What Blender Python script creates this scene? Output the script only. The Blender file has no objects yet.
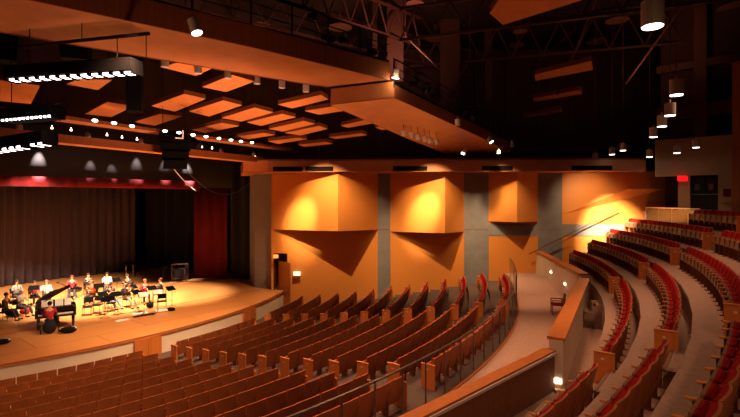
import bpy, math, random
from math import sin, cos, pi, radians as R, hypot, sqrt
from mathutils import Vector, Matrix
random.seed(7)
S = bpy.context.scene
COL = S.collection
F, HOR, CZ = 470.0, 200.6, 5.835          # lens in pixels, horizon row, eye height above the stage floor
CX, CY = -25.855, 32.613                  # centre the seating rows curve around

def at(x, y, Y):
    "point at depth Y seen at pixel x, y"
    return Vector(((x - 370) / F * Y, Y, CZ - (y - HOR) / F * Y))
def atz(x, y, z):
    Y = F * (CZ - z) / (y - HOR)
    return Vector(((x - 370) / F * Y, Y, z))
def pol(r, a, z=0):
    return Vector((CX + r * cos(a), CY + r * sin(a), z))
def wallY(X): return 30.18 - .047 * X
def lin(c):
    return tuple(((v / 255) / 12.92 if v / 255 <= .04045 else ((v / 255 + .055) / 1.055) ** 2.4) for v in c) + (1,)

# ---------------------------------------------------------------- materials
M = {}
def mat(name, c, rough=.6, metal=0, emit=None, es=0, tex=None, scale=1., amt=.25, spec=.3, sheen=0):
    m = bpy.data.materials.new(name); m.use_nodes = True
    nt = m.node_tree; b = nt.nodes['Principled BSDF']
    b.inputs['Base Color'].default_value = lin(c)
    b.inputs['Roughness'].default_value = rough
    b.inputs['Metallic'].default_value = metal
    b.inputs['Specular IOR Level'].default_value = spec
    if sheen:
        b.inputs['Sheen Weight'].default_value = sheen
    if emit:
        b.inputs['Emission Color'].default_value = lin(emit); b.inputs['Emission Strength'].default_value = es
    if tex:
        tc = nt.nodes.new('ShaderNodeTexCoord'); mp = nt.nodes.new('ShaderNodeMapping')
        nt.links.new(tc.outputs['Object'], mp.inputs['Vector'])
        rp = nt.nodes.new('ShaderNodeValToRGB')
        lo = tuple(v * (1 - amt) for v in lin(c)[:3]) + (1,); hi = tuple(min(1, v * (1 + amt)) for v in lin(c)[:3]) + (1,)
        rp.color_ramp.elements[0].color = lo; rp.color_ramp.elements[1].color = hi
        rp.color_ramp.elements[0].position = .3; rp.color_ramp.elements[1].position = .7
        if tex == 'noise' or tex == 'grain':
            n = nt.nodes.new('ShaderNodeTexNoise'); n.inputs['Scale'].default_value = scale; n.inputs['Detail'].default_value = 5
            if tex == 'grain': mp.inputs['Scale'].default_value = (12, 12, .6)
            nt.links.new(mp.outputs[0], n.inputs['Vector']); nt.links.new(n.outputs['Fac'], rp.inputs[0])
        elif tex == 'plank':        # floor boards: brick pattern laid along the stage front
            mp.inputs['Rotation'].default_value = (0, 0, R(-52))
            n = nt.nodes.new('ShaderNodeTexBrick')
            n.inputs['Scale'].default_value = scale; n.inputs['Mortar Size'].default_value = .012
            n.inputs['Brick Width'].default_value = 2.4; n.inputs['Row Height'].default_value = 1.2
            n.inputs['Color1'].default_value = lo; n.inputs['Color2'].default_value = hi
            n.inputs['Mortar'].default_value = tuple(v * .55 for v in lo[:3]) + (1,)
            nt.links.new(mp.outputs[0], n.inputs['Vector'])
        elif tex == 'slat':         # narrow vertical boards
            n = nt.nodes.new('ShaderNodeTexWave'); n.wave_type = 'BANDS'; n.bands_direction = 'X'
            n.inputs['Scale'].default_value = scale; n.inputs['Distortion'].default_value = .6; n.inputs['Detail'].default_value = 3
            nt.links.new(mp.outputs[0], n.inputs['Vector']); nt.links.new(n.outputs['Fac'], rp.inputs[0])
        elif tex == 'concrete':
            n = nt.nodes.new('ShaderNodeTexNoise'); n.inputs['Scale'].default_value = scale; n.inputs['Detail'].default_value = 8
            n.inputs['Roughness'].default_value = .65
            nt.links.new(mp.outputs[0], n.inputs['Vector']); nt.links.new(n.outputs['Fac'], rp.inputs[0])
        nt.links.new((n.outputs['Color'] if tex == 'plank' else rp.outputs[0]), b.inputs['Base Color'])
    M[name] = m
    return m
mat('wall_wood', (208, 130, 56), .5, tex='slat', scale=2.6, amt=.035)
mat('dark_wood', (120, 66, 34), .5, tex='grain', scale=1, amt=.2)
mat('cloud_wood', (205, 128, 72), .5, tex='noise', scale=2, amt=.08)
mat('soffit_wood', (178, 114, 70), .45, tex='noise', scale=1.3, amt=.12)
mat('cap_wood', (176, 100, 46), .4, tex='grain', scale=.6, amt=.12)
mat('stage_wood', (210, 140, 78), .32, tex='plank', scale=.55, amt=.07, spec=.5)
mat('nosing_wood', (150, 84, 42), .4)
mat('seat_wood', (158, 86, 43), .42, tex='grain', scale=.7, amt=.15)
mat('seat_under', (124, 88, 60), .6)
mat('arm_wood', (200, 120, 62), .4)
mat('end_wood', (196, 108, 48), .42, tex='grain', scale=.8, amt=.1)
mat('red_fabric', (142, 20, 14), .9, spec=.1, tex='noise', scale=30, amt=.15)
mat('black_metal', (26, 24, 24), .45, metal=.6)
mat('dark_paint', (20, 16, 15), .8, spec=.1)
mat('chrome', (190, 184, 178), .3, metal=1)
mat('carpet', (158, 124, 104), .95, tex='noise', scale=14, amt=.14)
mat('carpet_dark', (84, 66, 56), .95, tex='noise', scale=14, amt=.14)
mat('cream', (205, 182, 156), .8, tex='noise', scale=1.5, amt=.05)
mat('concrete', (122, 116, 112), .85, tex='concrete', scale=1.3, amt=.16)
mat('beige', (168, 138, 104), .8, tex='noise', scale=1.2, amt=.05)
mat('wall_dark', (60, 36, 26), .8, tex='noise', scale=.7, amt=.2)
mat('ceiling_dark', (40, 24, 18), .9)
mat('steel_brown', (72, 42, 32), .6)
mat('disc', (120, 80, 62), .7)
mat('black_cloth', (30, 25, 25), .95, sheen=.1)
mat('backdrop', (84, 66, 72), .95, sheen=.1)
mat('teaser', (46, 40, 40), .95)
mat('red_velvet', (118, 10, 16), .85, sheen=.1)
mat('white_can', (196, 180, 170), .5)
mat('lamp', (255, 250, 245), .4, emit=(255, 246, 236), es=7)
mat('lamp_strip', (255, 250, 250), .4, emit=(255, 240, 238), es=7)
mat('lamp_small', (255, 250, 245), .4, emit=(255, 226, 196), es=9)
mat('exit_red', (200, 10, 10), .5, emit=(255, 20, 18), es=1.6)
mat('exit_white', (240, 225, 200), .5, emit=(255, 226, 190), es=1.3)
mat('paper', (240, 238, 232), .7)
mat('piano_black', (12, 11, 12), .15, spec=.6)
mat('ivory', (236, 228, 214), .4)
mat('brass', (200, 150, 60), .3, metal=1)
mat('string_gold', (150, 105, 45), .4, metal=.6)
mat('skin', (214, 152, 118), .55)
mat('window_dark', (12, 9, 9), .7, spec=.5)
mat('tube_steel', (120, 104, 96), .4, metal=.8)
mat('glass_green', (62, 64, 50), .3)
mat('cable', (200, 190, 180), .5)
mat('red_dark', (96, 8, 10), .9)
mat('row_plate', (210, 190, 160), .4)
mat('lamp_amber', (255, 180, 110), .4, emit=(255, 150, 70), es=1.2)
mat('housing_black', (9, 7, 7), .9, spec=.04)
mat('cladding', (112, 72, 46), .9, tex='noise', scale=8, amt=.15)
mat('blue_door', (120, 160, 190), .5)

# ---------------------------------------------------------------- mesh helpers
class MB:
    "collects shapes; build() links them as one mesh object"
    def __init__(s): s.v = []; s.f = []; s.m = []; s.mi = 0
    def add(s, vs, fs):
        o = len(s.v); s.v += [tuple(v) for v in vs]; s.f += [tuple(i + o for i in f) for f in fs]; s.m += [s.mi] * len(fs); return s
    def hexa(s, p):     # 4 bottom + 4 top
        return s.add(p, [(3, 2, 1, 0), (4, 5, 6, 7), (0, 1, 5, 4), (1, 2, 6, 5), (2, 3, 7, 6), (3, 0, 4, 7)])
    def box(s, x0, x1, y0, y1, z0, z1, c=0):
        if c <= 0:
            return s.hexa([(x0, y0, z0), (x1, y0, z0), (x1, y1, z0), (x0, y1, z0), (x0, y0, z1), (x1, y0, z1), (x1, y1, z1), (x0, y1, z1)])
        vs = []
        for z, k in ((z0, c), (z0 + c, 0), (z1 - c, 0), (z1, c)):
            vs += [(x0 + k, y0 + k, z), (x1 - k, y0 + k, z), (x1 - k, y1 - k, z), (x0 + k, y1 - k, z)]
        fs = [(3, 2, 1, 0), (12, 13, 14, 15)]
        for j in range(3):
            for i in range(4): fs.append((j * 4 + i, j * 4 + (i + 1) % 4, j * 4 + 4 + (i + 1) % 4, j * 4 + 4 + i))
        return s.add(vs, fs)
    def prism(s, pts, z0, z1):   # plan polygon; z0/z1 numbers or lists
        n = len(pts); a = z0 if isinstance(z0, (list, tuple)) else [z0] * n; b = z1 if isinstance(z1, (list, tuple)) else [z1] * n
        vs = [(p[0], p[1], a[i]) for i, p in enumerate(pts)] + [(p[0], p[1], b[i]) for i, p in enumerate(pts)]
        fs = [tuple(reversed(range(n))), tuple(range(n, 2 * n))] + [(i, (i + 1) % n, n + (i + 1) % n, n + i) for i in range(n)]
        return s.add(vs, fs)
    def tube(s, p, q, r, r2=None, n=8):
        p = Vector(p); q = Vector(q); d = (q - p)
        if d.length < 1e-6: return s
        d.normalize(); u = d.orthogonal().normalized(); w = d.cross(u); r2 = r if r2 is None else r2
        vs = [p + (u * cos(2 * pi * i / n) + w * sin(2 * pi * i / n)) * r for i in range(n)] + [q + (u * cos(2 * pi * i / n) + w * sin(2 * pi * i / n)) * r2 for i in range(n)]
        return s.add(vs, [tuple(reversed(range(n))), tuple(range(n, 2 * n))] + [(i, (i + 1) % n, n + (i + 1) % n, n + i) for i in range(n)])
    def path(s, pts, r, n=6):
        for a, b in zip(pts, pts[1:]): s.tube(a, b, r, n=n)
        return s
    def beam(s, p, q, w, h, up=Vector((0, 0, 1))):   # rectangular bar
        p = Vector(p); q = Vector(q); d = (q - p).normalized(); sd = d.cross(up).normalized() * w / 2; u = sd.cross(d).normalized() * h / 2
        return s.hexa([p - sd - u, p + sd - u, q + sd - u, q - sd - u, p - sd + u, p + sd + u, q + sd + u, q - sd + u])
    def ellipsoid(s, c, r, n=12, k=8):
        vs = []; fs = []
        for j in range(1, k):
            t = pi * j / k
            for i in range(n): vs.append((c[0] + r[0] * sin(t) * cos(2 * pi * i / n), c[1] + r[1] * sin(t) * sin(2 * pi * i / n), c[2] + r[2] * cos(t)))
        top = len(vs); vs.append((c[0], c[1], c[2] + r[2])); vs.append((c[0], c[1], c[2] - r[2]))
        for j in range(k - 2):
            for i in range(n): fs.append((j * n + i, (j + 1) * n + i, (j + 1) * n + (i + 1) % n, j * n + (i + 1) % n))
        for i in range(n):
            fs.append((top, i, (i + 1) % n)); fs.append((top + 1, (k - 2) * n + (i + 1) % n, (k - 2) * n + i))
        return s.add(vs, fs)
    def mesh(s, name, mats):
        me = bpy.data.meshes.new(name); me.from_pydata(s.v, [], s.f)
        for m in (mats if isinstance(mats, (list, tuple)) else [mats]): me.materials.append(M[m])
        for p, i in zip(me.polygons, s.m): p.material_index = i
        me.validate(); me.update()
        import bmesh
        b = bmesh.new(); b.from_mesh(me); bmesh.ops.recalc_face_normals(b, faces=b.faces); b.to_mesh(me); b.free()
        return me
    def build(s, name, mats, parent=None, smooth=False, local=None):
        if local is not None:
            s.v = [tuple(Vector(v) - Vector(local)) for v in s.v]
        me = s.mesh(name, mats); o = bpy.data.objects.new(name, me); COL.objects.link(o)
        if smooth:
            for p in me.polygons: p.use_smooth = True
        if parent: o.parent = parent
        elif local is not None: o.location = local
        return o
def tag(o, label=None, cat=None, group=None, kind=None):
    if label: o['label'] = label
    if cat: o['category'] = cat
    if group: o['group'] = group
    if kind: o['kind'] = kind
    return o
def struct(o): o['kind'] = 'structure'; return o
def empty(name, loc=(0, 0, 0), rz=0, label=None, cat=None, group=None):
    o = bpy.data.objects.new(name, None); COL.objects.link(o); o.location = loc; o.rotation_euler = (0, 0, rz); o.empty_display_size = .1
    return tag(o, label, cat, group)
def copy_tree(o, parent=None):
    c = o.copy(); COL.objects.link(c)
    if parent: c.parent = parent
    for ch in KIDS.get(o.name, []): copy_tree(ch, c)
    return c
KIDS = {}
def kids(*objs):
    for o in objs:
        if o.parent: KIDS.setdefault(o.parent.name, []).append(o)
ORD = 'first second third fourth fifth sixth seventh eighth ninth tenth eleventh twelfth thirteenth fourteenth fifteenth sixteenth seventeenth eighteenth nineteenth twentieth'.split()
def ordw(i): return ORD[i] if i < 20 else 'twenty-' + ORD[i - 20]

# ================================================================= ROWS (plan of the seating)
ROW_R = [21.949 + 1.105 * k for k in range(12)]
ROW_F = [-.101 + .098 * k + .005 * k * k - .84 for k in range(12)]       # floor of each lower row
UP_R = [38.483 + 1.093 * k for k in range(6)]
UP_F = [2.0 + .639 * k for k in range(6)]
CONC = .75
def wall_angle(r, off=0.0):
    a = 0.
    for _ in range(6):
        X = CX + r * cos(a); a = math.asin(max(-1, min(1, (wallY(X) - off - CY) / r)))
    return a
def ring(mb, r0, r1, a0, a1, z0, z1, n=24):
    for i in range(n):
        b0 = a0 + (a1 - a0) * i / n; b1 = a0 + (a1 - a0) * (i + 1) / n
        mb.prism([pol(r0, b0), pol(r1, b0), pol(r1, b1), pol(r0, b1)], z0, z1)

# ================================================================= FLOORS
mb = MB()
AE = R(-68)
for k in range(12):
    ra = (ROW_R[k - 1] + .12) if k else 20.30
    rb = ROW_R[k] + .12
    ring(mb, ra, rb, wall_angle(rb) + .006, AE, -1.6, ROW_F[k])
ring(mb, ROW_R[11] + .12, 34.5, wall_angle(34.5) + .006, AE, -1.6, ROW_F[11])
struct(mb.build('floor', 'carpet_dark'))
mb = MB()
ring(mb, 34.5, 38.0, R(-12), AE, -1.6, CONC)
# the concourse rises in a ramp to the landing beside the wall
n = 8
for i in range(n):
    a0 = R(-12) + R(5) * i / n; a1 = R(-12) + R(5) * (i + 1) / n
    z0 = CONC + .5 * i / n; z1 = CONC + .5 * (i + 1) / n
    mb.prism([pol(34.5, a0), pol(38.0, a0), pol(38.0, a1), pol(34.5, a1)], -1.6, [z0, z0, z1, z1])
ring(mb, 34.5, 38.0, R(-7), wall_angle(38) + .02, -1.6, CONC + .5, 6)
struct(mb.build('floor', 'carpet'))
mb = MB()
for k in range(6):
    ra = (UP_R[k - 1] + .2) if k else 37.72
    rb = UP_R[k] + .2 if k < 5 else 50
    ring(mb, ra, rb, wall_angle(min(rb, 45)) + .006, R(-75) , -1.6, UP_F[k])
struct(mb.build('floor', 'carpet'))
# pale slab edge along the concourse
mb = MB(); ring(mb, 34.46, 34.54, R(-13), R(-60), CONC - .02, CONC + .025, 40)
struct(mb.build('trim_1', 'nosing_wood'))

# ================================================================= STAGE
a_end = R(-5.6)
arc = [pol(20.37, a_end + (R(-72) - a_end) * i / 60) for i in range(61)]
poly = [(p.x, p.y) for p in arc] + [(-48, 10), (-48, 52), (-6.2, 52), (-6.2, 30.6)]
mb = MB(); mb.prism(poly, -.05, 0)
struct(mb.build('floor', 'stage_wood'))
arc2 = [pol(20.33, a_end + (R(-72) - a_end) * i / 60) for i in range(61)]
mb = MB(); mb.prism([(p.x, p.y) for p in arc2] + [(-48, 10), (-48, 52), (-6.2, 52), (-6.2, 30.6)], -1.5, -.06)
st = struct(mb.build('trim_2', 'cream'))
mb = MB(); ring(mb, 20.33, 20.385, a_end, R(-72), -.05, .004, 60)
struct(mb.build('trim_3', 'nosing_wood'))
mb = MB(); ring(mb, 20.32, 20.39, a_end, R(-72), -.09, -.05, 60)
struct(mb.build('trim_4', 'end_wood'))
# seam of the apron extension
mb = MB()
mb.beam((-6.9, 31.2, .004), (-18.5, 17.5, .004), .04, .008); struct(mb.build('trim_5', 'nosing_wood'))
# wooden access panels in the stage front
for i, (xa, xb, lab) in enumerate(((135, 163, 'wide brown wooden access panel in the cream stage front, nearer the piano'), (243, 256, 'narrow brown wooden access panel in stage front, nearer the side wall'))):
    pa = atz(xa, 339 if i == 0 else 309, 0); pb = atz(xb, 333 if i == 0 else 304.5, 0)
    aa = math.atan2(pa.y - CY, pa.x - CX); ab = math.atan2(pb.y - CY, pb.x - CX)
    mb = MB(); ring(mb, 20.32, 20.40, ab, aa, -.98, -.1, 6)
    for q in (aa, ab, (aa + ab) / 2): mb.tube(pol(20.41, q, -.95), pol(20.41, q, -.17), .012)
    tag(mb.build('access_panel', 'cap_wood'), lab, 'stage panel')

# ================================================================= SIDE WALL
def wall_prism(mb, X0, X1, z0, z1, d0=0, d1=.35):
    mb.prism([(X0, wallY(X0) - d0), (X1, wallY(X1) - d0), (X1, wallY(X1) + d1), (X0, wallY(X0) + d1)], z0, z1)
mb = MB()
wall_prism(mb, -5.35, 19.2, -1.5, 7.7)
wall_prism(mb, -6.4, -5.35, 2.42, 7.7)
wall_prism(mb, -6.4, -6.25, -1.5, 2.42)
struct(mb.build('wall_side', 'wall_wood'))
# concrete pillars and band
tn = 6
for X0, X1 in ((.51, 1.29), (5.98, 7.52), (10.6, 12.1)):
    mb = MB(); wall_prism(mb, X0, X1, -1.5, 7.6, .03, 0); struct(mb.build('trim_%d' % tn, 'concrete')); tn += 1
mb = MB(); wall_prism(mb, 7.52, 10.6, 3.62, 4.35, .035, 0); struct(mb.build('trim_%d' % tn, 'concrete')); tn += 1
mb = MB(); wall_prism(mb, 12.1, 17.2, 3.62, 4.35, .035, 0); struct(mb.build('trim_%d' % tn, 'concrete')); tn += 1
mb = MB()
for X0, X1 in ((.51, 1.29), (5.98, 7.52), (10.6, 12.1)): wall_prism(mb, X0, X1, 3.97, 4.0, .036, 0)
struct(mb.build('trim_%d' % tn, 'dark_wood')); tn += 1
# proscenium pillar
mb = MB(); mb.prism([(-7.75, 31.6), (-6.3, 30.9), (-6.25, 34.2), (-8.75, 34.2)], -1.5, 7.65)
struct(mb.build('wall_proscenium', 'concrete'))
# wedge shaped sound boxes
def wedge(xa, xe, xb, zb, lab):
    Xa = (xa - 370) / F * 30.2; Xb = (xb - 370) / F * 30.1; Ye = 28.65; Xe = (xe - 370) / F * Ye
    ctr = Vector(((Xa + Xb) / 2, 30.1, zb))
    e = empty('wall_box', ctr, 0, lab, 'acoustic wall panel', 'wedge boxes on the side wall')
    ya, yb = wallY(Xa) - .01, wallY(Xb) - .01
    m1 = MB(); m1.prism([(Xa, ya), (Xe, Ye), (Xe, Ye + .06), (Xa + .05, ya)], zb, 7.56)
    m1.build('front_panel', 'wall_wood', e, local=ctr)
    m2 = MB(); m2.prism([(Xe, Ye), (Xb, yb), (Xb - .05, yb), (Xe, Ye + .06)], zb, 7.56)
    m2.build('side_panel', 'wall_wood', e, local=ctr)
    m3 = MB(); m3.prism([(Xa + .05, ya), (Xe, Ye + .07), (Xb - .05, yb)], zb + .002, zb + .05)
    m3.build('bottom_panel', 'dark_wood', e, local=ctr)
wedge(272, 338, 378, 3.97, 'largest orange wooden wedge box on the side wall, nearest the stage')
wedge(390, 445, 463, 3.85, 'middle orange wooden wedge box between two concrete pillars')
wedge(487, 517, 535, 4.52, 'narrowest orange wooden wedge box, above the concourse end')
# the last box: its underside climbs with the raked seats
Xa, Xc, Xb = 12.15, 15.9, 18.6
ctr = Vector((15, 30, 5))
e = empty('wall_box', ctr, 0, 'wooden wall box whose underside slopes up over the raked seats', 'acoustic wall panel', 'wedge boxes on the side wall')
m1 = MB()
pts = [(Xa, wallY(Xa) - .02), (Xc, 28.85), (Xb, wallY(Xb) - .02)]
m1.prism(pts, [4.98, 6.55, 6.6], [7.56] * 3)
m1.build('front_panel', 'wall_wood', e, local=ctr)
# fascia ledge above the wall with slots
mb = MB()
mb.prism([(-7.6, 28.7), (16.2, 27.6), (17.5, 31), (-7.3, 31.2)], 7.58, 8.28)
struct(mb.build('trim_%d' % tn, 'soffit_wood')); tn += 1
mb = MB(); mb.prism([(-7.65, 28.62), (16.2, 27.52), (16.2, 27.62), (-7.6, 28.72)], 8.24, 8.34); struct(mb.build('trim_%d' % tn, 'dark_wood')); tn += 1
for xa, xb, lab in ((272, 302, 'dark air slot in the wooden ledge, nearest the stage'), (305, 333, 'dark air slot in the ledge above the first wedge box, second from the stage'),
                    (393, 427, 'dark air slot in the ledge above the middle wedge box'), (481, 511, 'dark air slot in the ledge above the narrowest wedge box'), (568, 607, 'dark air slot in the ledge above the raked seats')):
    Xa = (xa - 370) / F * 28.3; Xb = (xb - 370) / F * 28.3; g = lambda X: 28.7 - (X + 7.6) * .0462
    mb = MB(); mb.prism([(Xa, g(Xa) - .02), (Xb, g(Xb) - .02), (Xb, g(Xb) + .01), (Xa, g(Xa) + .01)], 7.62, 7.9)
    for q in (7.68, 7.76, 7.84): mb.prism([(Xa, g(Xa) - .035), (Xb, g(Xb) - .035), (Xb, g(Xb)), (Xa, g(Xa))], q, q + .015)
    tag(mb.build('air_slot', 'dark_paint'), lab, 'air vent', 'air slots in the ledge')
# door alcove by the stage
mb = MB()
mb.prism([(-6.3, 30.5), (-6.25, 30.5), (-6.25, 32), (-6.3, 32)], -1.5, 2.42); mb.prism([(-5.4, 30.5), (-5.35, 30.5), (-5.35, 32), (-5.4, 32)], -1.5, 2.42)
mb.box(-6.3, -5.35, 31.95, 32.05, -1.5, 2.42); mb.box(-6.3, -5.35, 30.5, 32, 2.38, 2.45)
struct(mb.build('wall_alcove', 'dark_wood'))
d = MB(); d.prism([(-6.02, 30.95), (-5.1, 29.95), (-5.06, 30.0), (-5.98, 31.0)], -.95, 1.85)
dd = struct(d.build('door_1', 'cap_wood'))
h = MB(); h.tube((-5.35, 30.12, .1), (-5.35, 30.12, .3), .02); h.tube((-5.35, 30.18, .1), (-5.35, 30.1, .1), .015); h.build('door_handle', 'chrome', dd)
mb = MB(); p = at(276, 256.5, 30.2); mb.box(p.x - .15, p.x + .15, p.y - .12, p.y + .0, p.z - .1, p.z + .12, .02)
tag(mb.build('wall_lamp', 'lamp_amber'), 'small glowing lamp at the top of the doorway beside stage', 'lamp')
p = at(297, 273.5, 30.25); e = empty('exit_sign', p, 0, 'small white lit sign on the orange wall beside the stage door', 'sign')
MB().box(-.22, .22, -.09, 0, -.14, .14, .02).build('sign_box', 'exit_white', e); MB().box(-.24, .24, -.1, .0, -.19, -.14).build('sign_frame', 'black_metal', e)
# wall handrail climbing beside the raked seats
mb = MB(); a = at(529, 254, 29.35); b = at(619, 209, 29.0)
e = empty('wall_handrail', a, 0, 'dark straight handrail climbing the side wall beside the raked seats', 'handrail')
m = MB(); m.tube((0, 0, 0), b - a, .035); m.build('rail', 'dark_wood', e)
for t in (.08, .36, .64, .92):
    q = (b - a) * t; m = MB(); m.tube(q, q + Vector((0, .06, -.08)), .012); m.tube(q + Vector((0, .06, -.08)), q + Vector((0, wallY((a + q).x) - (a + q).y, -.08)), .012)
    m.build('bracket', 'black_metal', e)

# ================================================================= REAR RIGHT CORNER
mb = MB()
A = Vector((16.25, 27.2, 0)); B = Vector((23.5, 20.4, 0)); dd_ = (B - A).normalized(); nn = Vector((dd_.y, -dd_.x, 0)) * -1
def bw(x): # point on the rear wall seen at pixel column x
    k = (x - 370) / F; t = (A.x - k * A.y) / (k * dd_.y - dd_.x); return A + dd_ * t
def rear(mb, x0, x1, z0, z1, t=.35, out=0):
    p = bw(x0); q = bw(x1); o = nn * -t; f = nn * out
    mb.prism([(p + f)[:2], (q + f)[:2], (q - o)[:2], (p - o)[:2]], z0, z1)
nn = Vector((-dd_.y, dd_.x, 0))
if nn.y < 0: nn = -nn
def rear(mb, x0, x1, z0, z1, t=.35, out=0):
    p = bw(x0) - nn * out; q = bw(x1) - nn * out
    mb.prism([p[:2], q[:2], (q + nn * t)[:2], (p + nn * t)[:2]], z0, z1)
rear(mb, 655, 770, 7.22, 9.3)
rear(mb, 678, 690, 4.4, 7.22); rear(mb, 718, 770, 4.4, 7.22)
struct(mb.build('wall_rear', 'beige'))
mb = MB(); rear(mb, 655, 680, 4.4, 7.3, .1, -2.6); rear(mb, 686, 722, 4.4, 7.3, .1, -1.5); struct(mb.build('wall_rear_recess', 'wall_dark'))
dr = MB(); rear(dr, 691, 704.2, 5.2, 7.15, .06, -.25); rear(dr, 704.8, 717.5, 5.2, 7.15, .06, -.25); dr = struct(dr.build('door_2', 'window_dark'))
m = MB(); rear(m, 691, 717.5, 6.15, 6.2, .05, -.16); m.build('push_bar', 'chrome', dr)
m = MB(); rear(m, 694, 699, 6.4, 6.75, .02, -.2); m.build('door_window', 'disc', dr)
m = MB(); rear(m, 708, 713, 6.4, 6.75, .02, -.2); m.build('door_window', 'disc', dr)
p = bw(680); e = empty('exit_sign', (p.x, p.y - .2, 7.06), 0, 'red lit exit sign high on the wall by the rear doors', 'sign')
MB().box(-.24, .24, -.06, .04, -.14, .14, .02).build('sign_box', 'exit_red', e)
p = bw(725.5); e = empty('notice', (p.x, p.y - .12, 6.15), math.atan2(dd_.y, dd_.x), 'small framed notice with a red square beside the rear doors', 'notice')
MB().box(-.24, .24, -.03, .03, -.42, .5, .01).build('frame', 'beige', e); MB().box(-.17, .17, -.045, .0, -.12, .3).build('red_square', 'red_velvet', e)
# upper control gallery: dark window openings between beams
mb = MB(); rear(mb, 655, 770, 9.3, 17, .3, -1.4); struct(mb.build('wall_gallery', 'wall_dark'))
mb = MB(); rear(mb, 693, 706, 9.3, 16.5, .6, -.2); rear(mb, 655, 770, 10.5, 11.2, .5, -.35); rear(mb, 655, 770, 13.2, 13.6, .5, -.3)
struct(mb.build('trim_%d' % tn, 'steel_brown')); tn += 1
for x0, x1, z0, z1 in ((707, 733, 9.45, 10.45), (707, 733, 11.3, 13.1)):
    m = MB(); rear(m, x0, x1, z0, z1, .08, -1.2); w = struct(m.build('window_%d' % (1 if z0 < 10 else 2), 'window_dark'))
    m = MB(); rear(m, x0, x1, z0, z0 + .08, .12, -1.1); rear(m, x0, x0 + .7, z0, z1, .12, -1.1); m.build('window_frame', 'steel_brown', w)
m = MB(); q = at(738.5, 140, 20.8); m.box(q.x - .05, q.x + 1.2, 20.6, 21.1, 4, 12.0); struct(m.build('trim_%d' % tn, 'dark_wood')); tn += 1
# low guard in front of the wheelchair platform
pa, pb = atz(632, 207.0, 5.35), None
e = empty('guard_screen', pol(43.2, R(-9), 4.56), 0, 'long low pale green guard screen at the back of the raked seats', 'guard rail')
O = pol(43.2, R(-9), 4.56)
m = MB()
for i in range(8):
    a0 = R(-4.9) - R(8.2) * i / 8; a1 = R(-4.9) - R(8.2) * (i + 1) / 8
    m.prism([pol(43.0, a0), pol(43.04, a0), pol(43.04, a1), pol(43.0, a1)], 4.62, 5.35)
m.build('screen', 'glass_green', e, local=O)
m = MB(); m.path([pol(43.02, R(-4.9) - R(8.2) * i / 8, 5.42) for i in range(9)], .035); m.build('rail', 'chrome', e, local=O)
for i in range(0, 9, 2):
    m = MB(); q = pol(43.02, R(-4.9) - R(8.2) * i / 8, 4.5); m.tube(q, q + Vector((0, 0, .92)), .03); m.build('post', 'chrome', e, local=O)

# outer shell of the hall
mb = MB(); mb.box(-48, 30, 36, 36.3, 7.7, 17.5); struct(mb.build('wall_upper', 'wall_dark'))
mb = MB()
for i in range(14): mb.box(-4 + 2.4 * i, -3.9 + 2.4 * i, 35.85, 36, 7.7, 17.4)
struct(mb.build('trim_%d' % tn, 'steel_brown')); tn += 1
mb = MB(); mb.box(-48, 30, -14, 53, 17.4, 17.7); struct(mb.build('ceiling', 'ceiling_dark'))
mb = MB(); mb.box(-48, -47.7, -14, 53, -1.6, 17.5); struct(mb.build('wall_left', 'wall_dark'))
mb = MB(); mb.box(-48, 30, 52.5, 52.8, -1.6, 17.5); struct(mb.build('wall_back', 'ceiling_dark'))
mb = MB(); mb.box(29.7, 30, -14, 53, -1.6, 17.5); struct(mb.build('wall_right', 'wall_dark'))
mb = MB(); mb.box(-48, 30, -14.3, -14, -1.6, 17.5); struct(mb.build('wall_behind', 'wall_wood'))
mb = MB(); mb.box(-8.0, -6.25, 34.2, 36.2, -1.5, 7.8); struct(mb.build('wall_wing', 'ceiling_dark'))

# ================================================================= LOW WALLS round the concourse
def lowwall(name, pts, th, z0, ztop, lab, strip=False):
    "pts: plan points; ztop per point"
    O = Vector((pts[0][0], pts[0][1], z0)); e = empty(name, O, 0, lab, 'low wall')
    P = [Vector((p[0], p[1], 0)) for p in pts]; d = (P[-1] - P[0]).normalized(); nv = Vector((d.y, -d.x, 0)) * th
    m = MB(); c = MB()
    for i in range(len(P) - 1):
        a, b = P[i], P[i + 1]
        m.prism([a[:2], b[:2], (b + nv)[:2], (a + nv)[:2]], z0, [ztop[i] - .07, ztop[i + 1] - .07, ztop[i + 1] - .07, ztop[i] - .07])
        o = nv.normalized() * .05
        c.prism([(a - o)[:2], (b - o)[:2], (b + nv + o)[:2], (a + nv + o)[:2]], [ztop[i] - .07, ztop[i + 1] - .07, ztop[i + 1] - .07, ztop[i] - .07], [ztop[i], ztop[i + 1], ztop[i + 1], ztop[i]])
    m.build('wall_body', 'cream' if not strip else 'concrete', e, local=O); c.build('cap', 'cap_wood', e, local=O)
    return e, O, nv, P
e, O, nv, P = lowwall('concourse_wall', [(4.80, 12.62), (9.98, 22.3)], .36, CONC - .02, [2.19, 2.19], 'tall cream wall with a sloping orange wooden cap ending at a lit post by the concourse')
q = atz(552, 378, 1.02); 
fc = (Vector((4.80, 12.62, 0)) + nv * .5); fd = nv.normalized(); fo = Vector((-fd.y, fd.x, 0)); fo = fo if fo.y < 0 else -fo
sl = MB(); c0 = fc - fd * .13 + fo * .0; c1 = fc + fd * .13
sl.prism([c0[:2], c1[:2], (c1 + fo * .03)[:2], (c0 + fo * .03)[:2]], .98, 1.10); o_ = sl.build('step_light', 'lamp_small', e, local=O); o_['label'] = 'glowing rectangular step light'
sl = MB(); sl.box(4.9, 5.3, 12.2, 12.56, CONC, CONC + .09, .01); tag(sl.build('floor_step', 'cream'), 'small pale step block at the foot of the lit wall post', 'step')
lowwall('concourse_wall', [(10.12, 22.6), (10.5, 29.75)], .34, CONC - .02, [2.33, 2.66], 'pale wall with wooden cap at the far end of the concourse')
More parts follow.
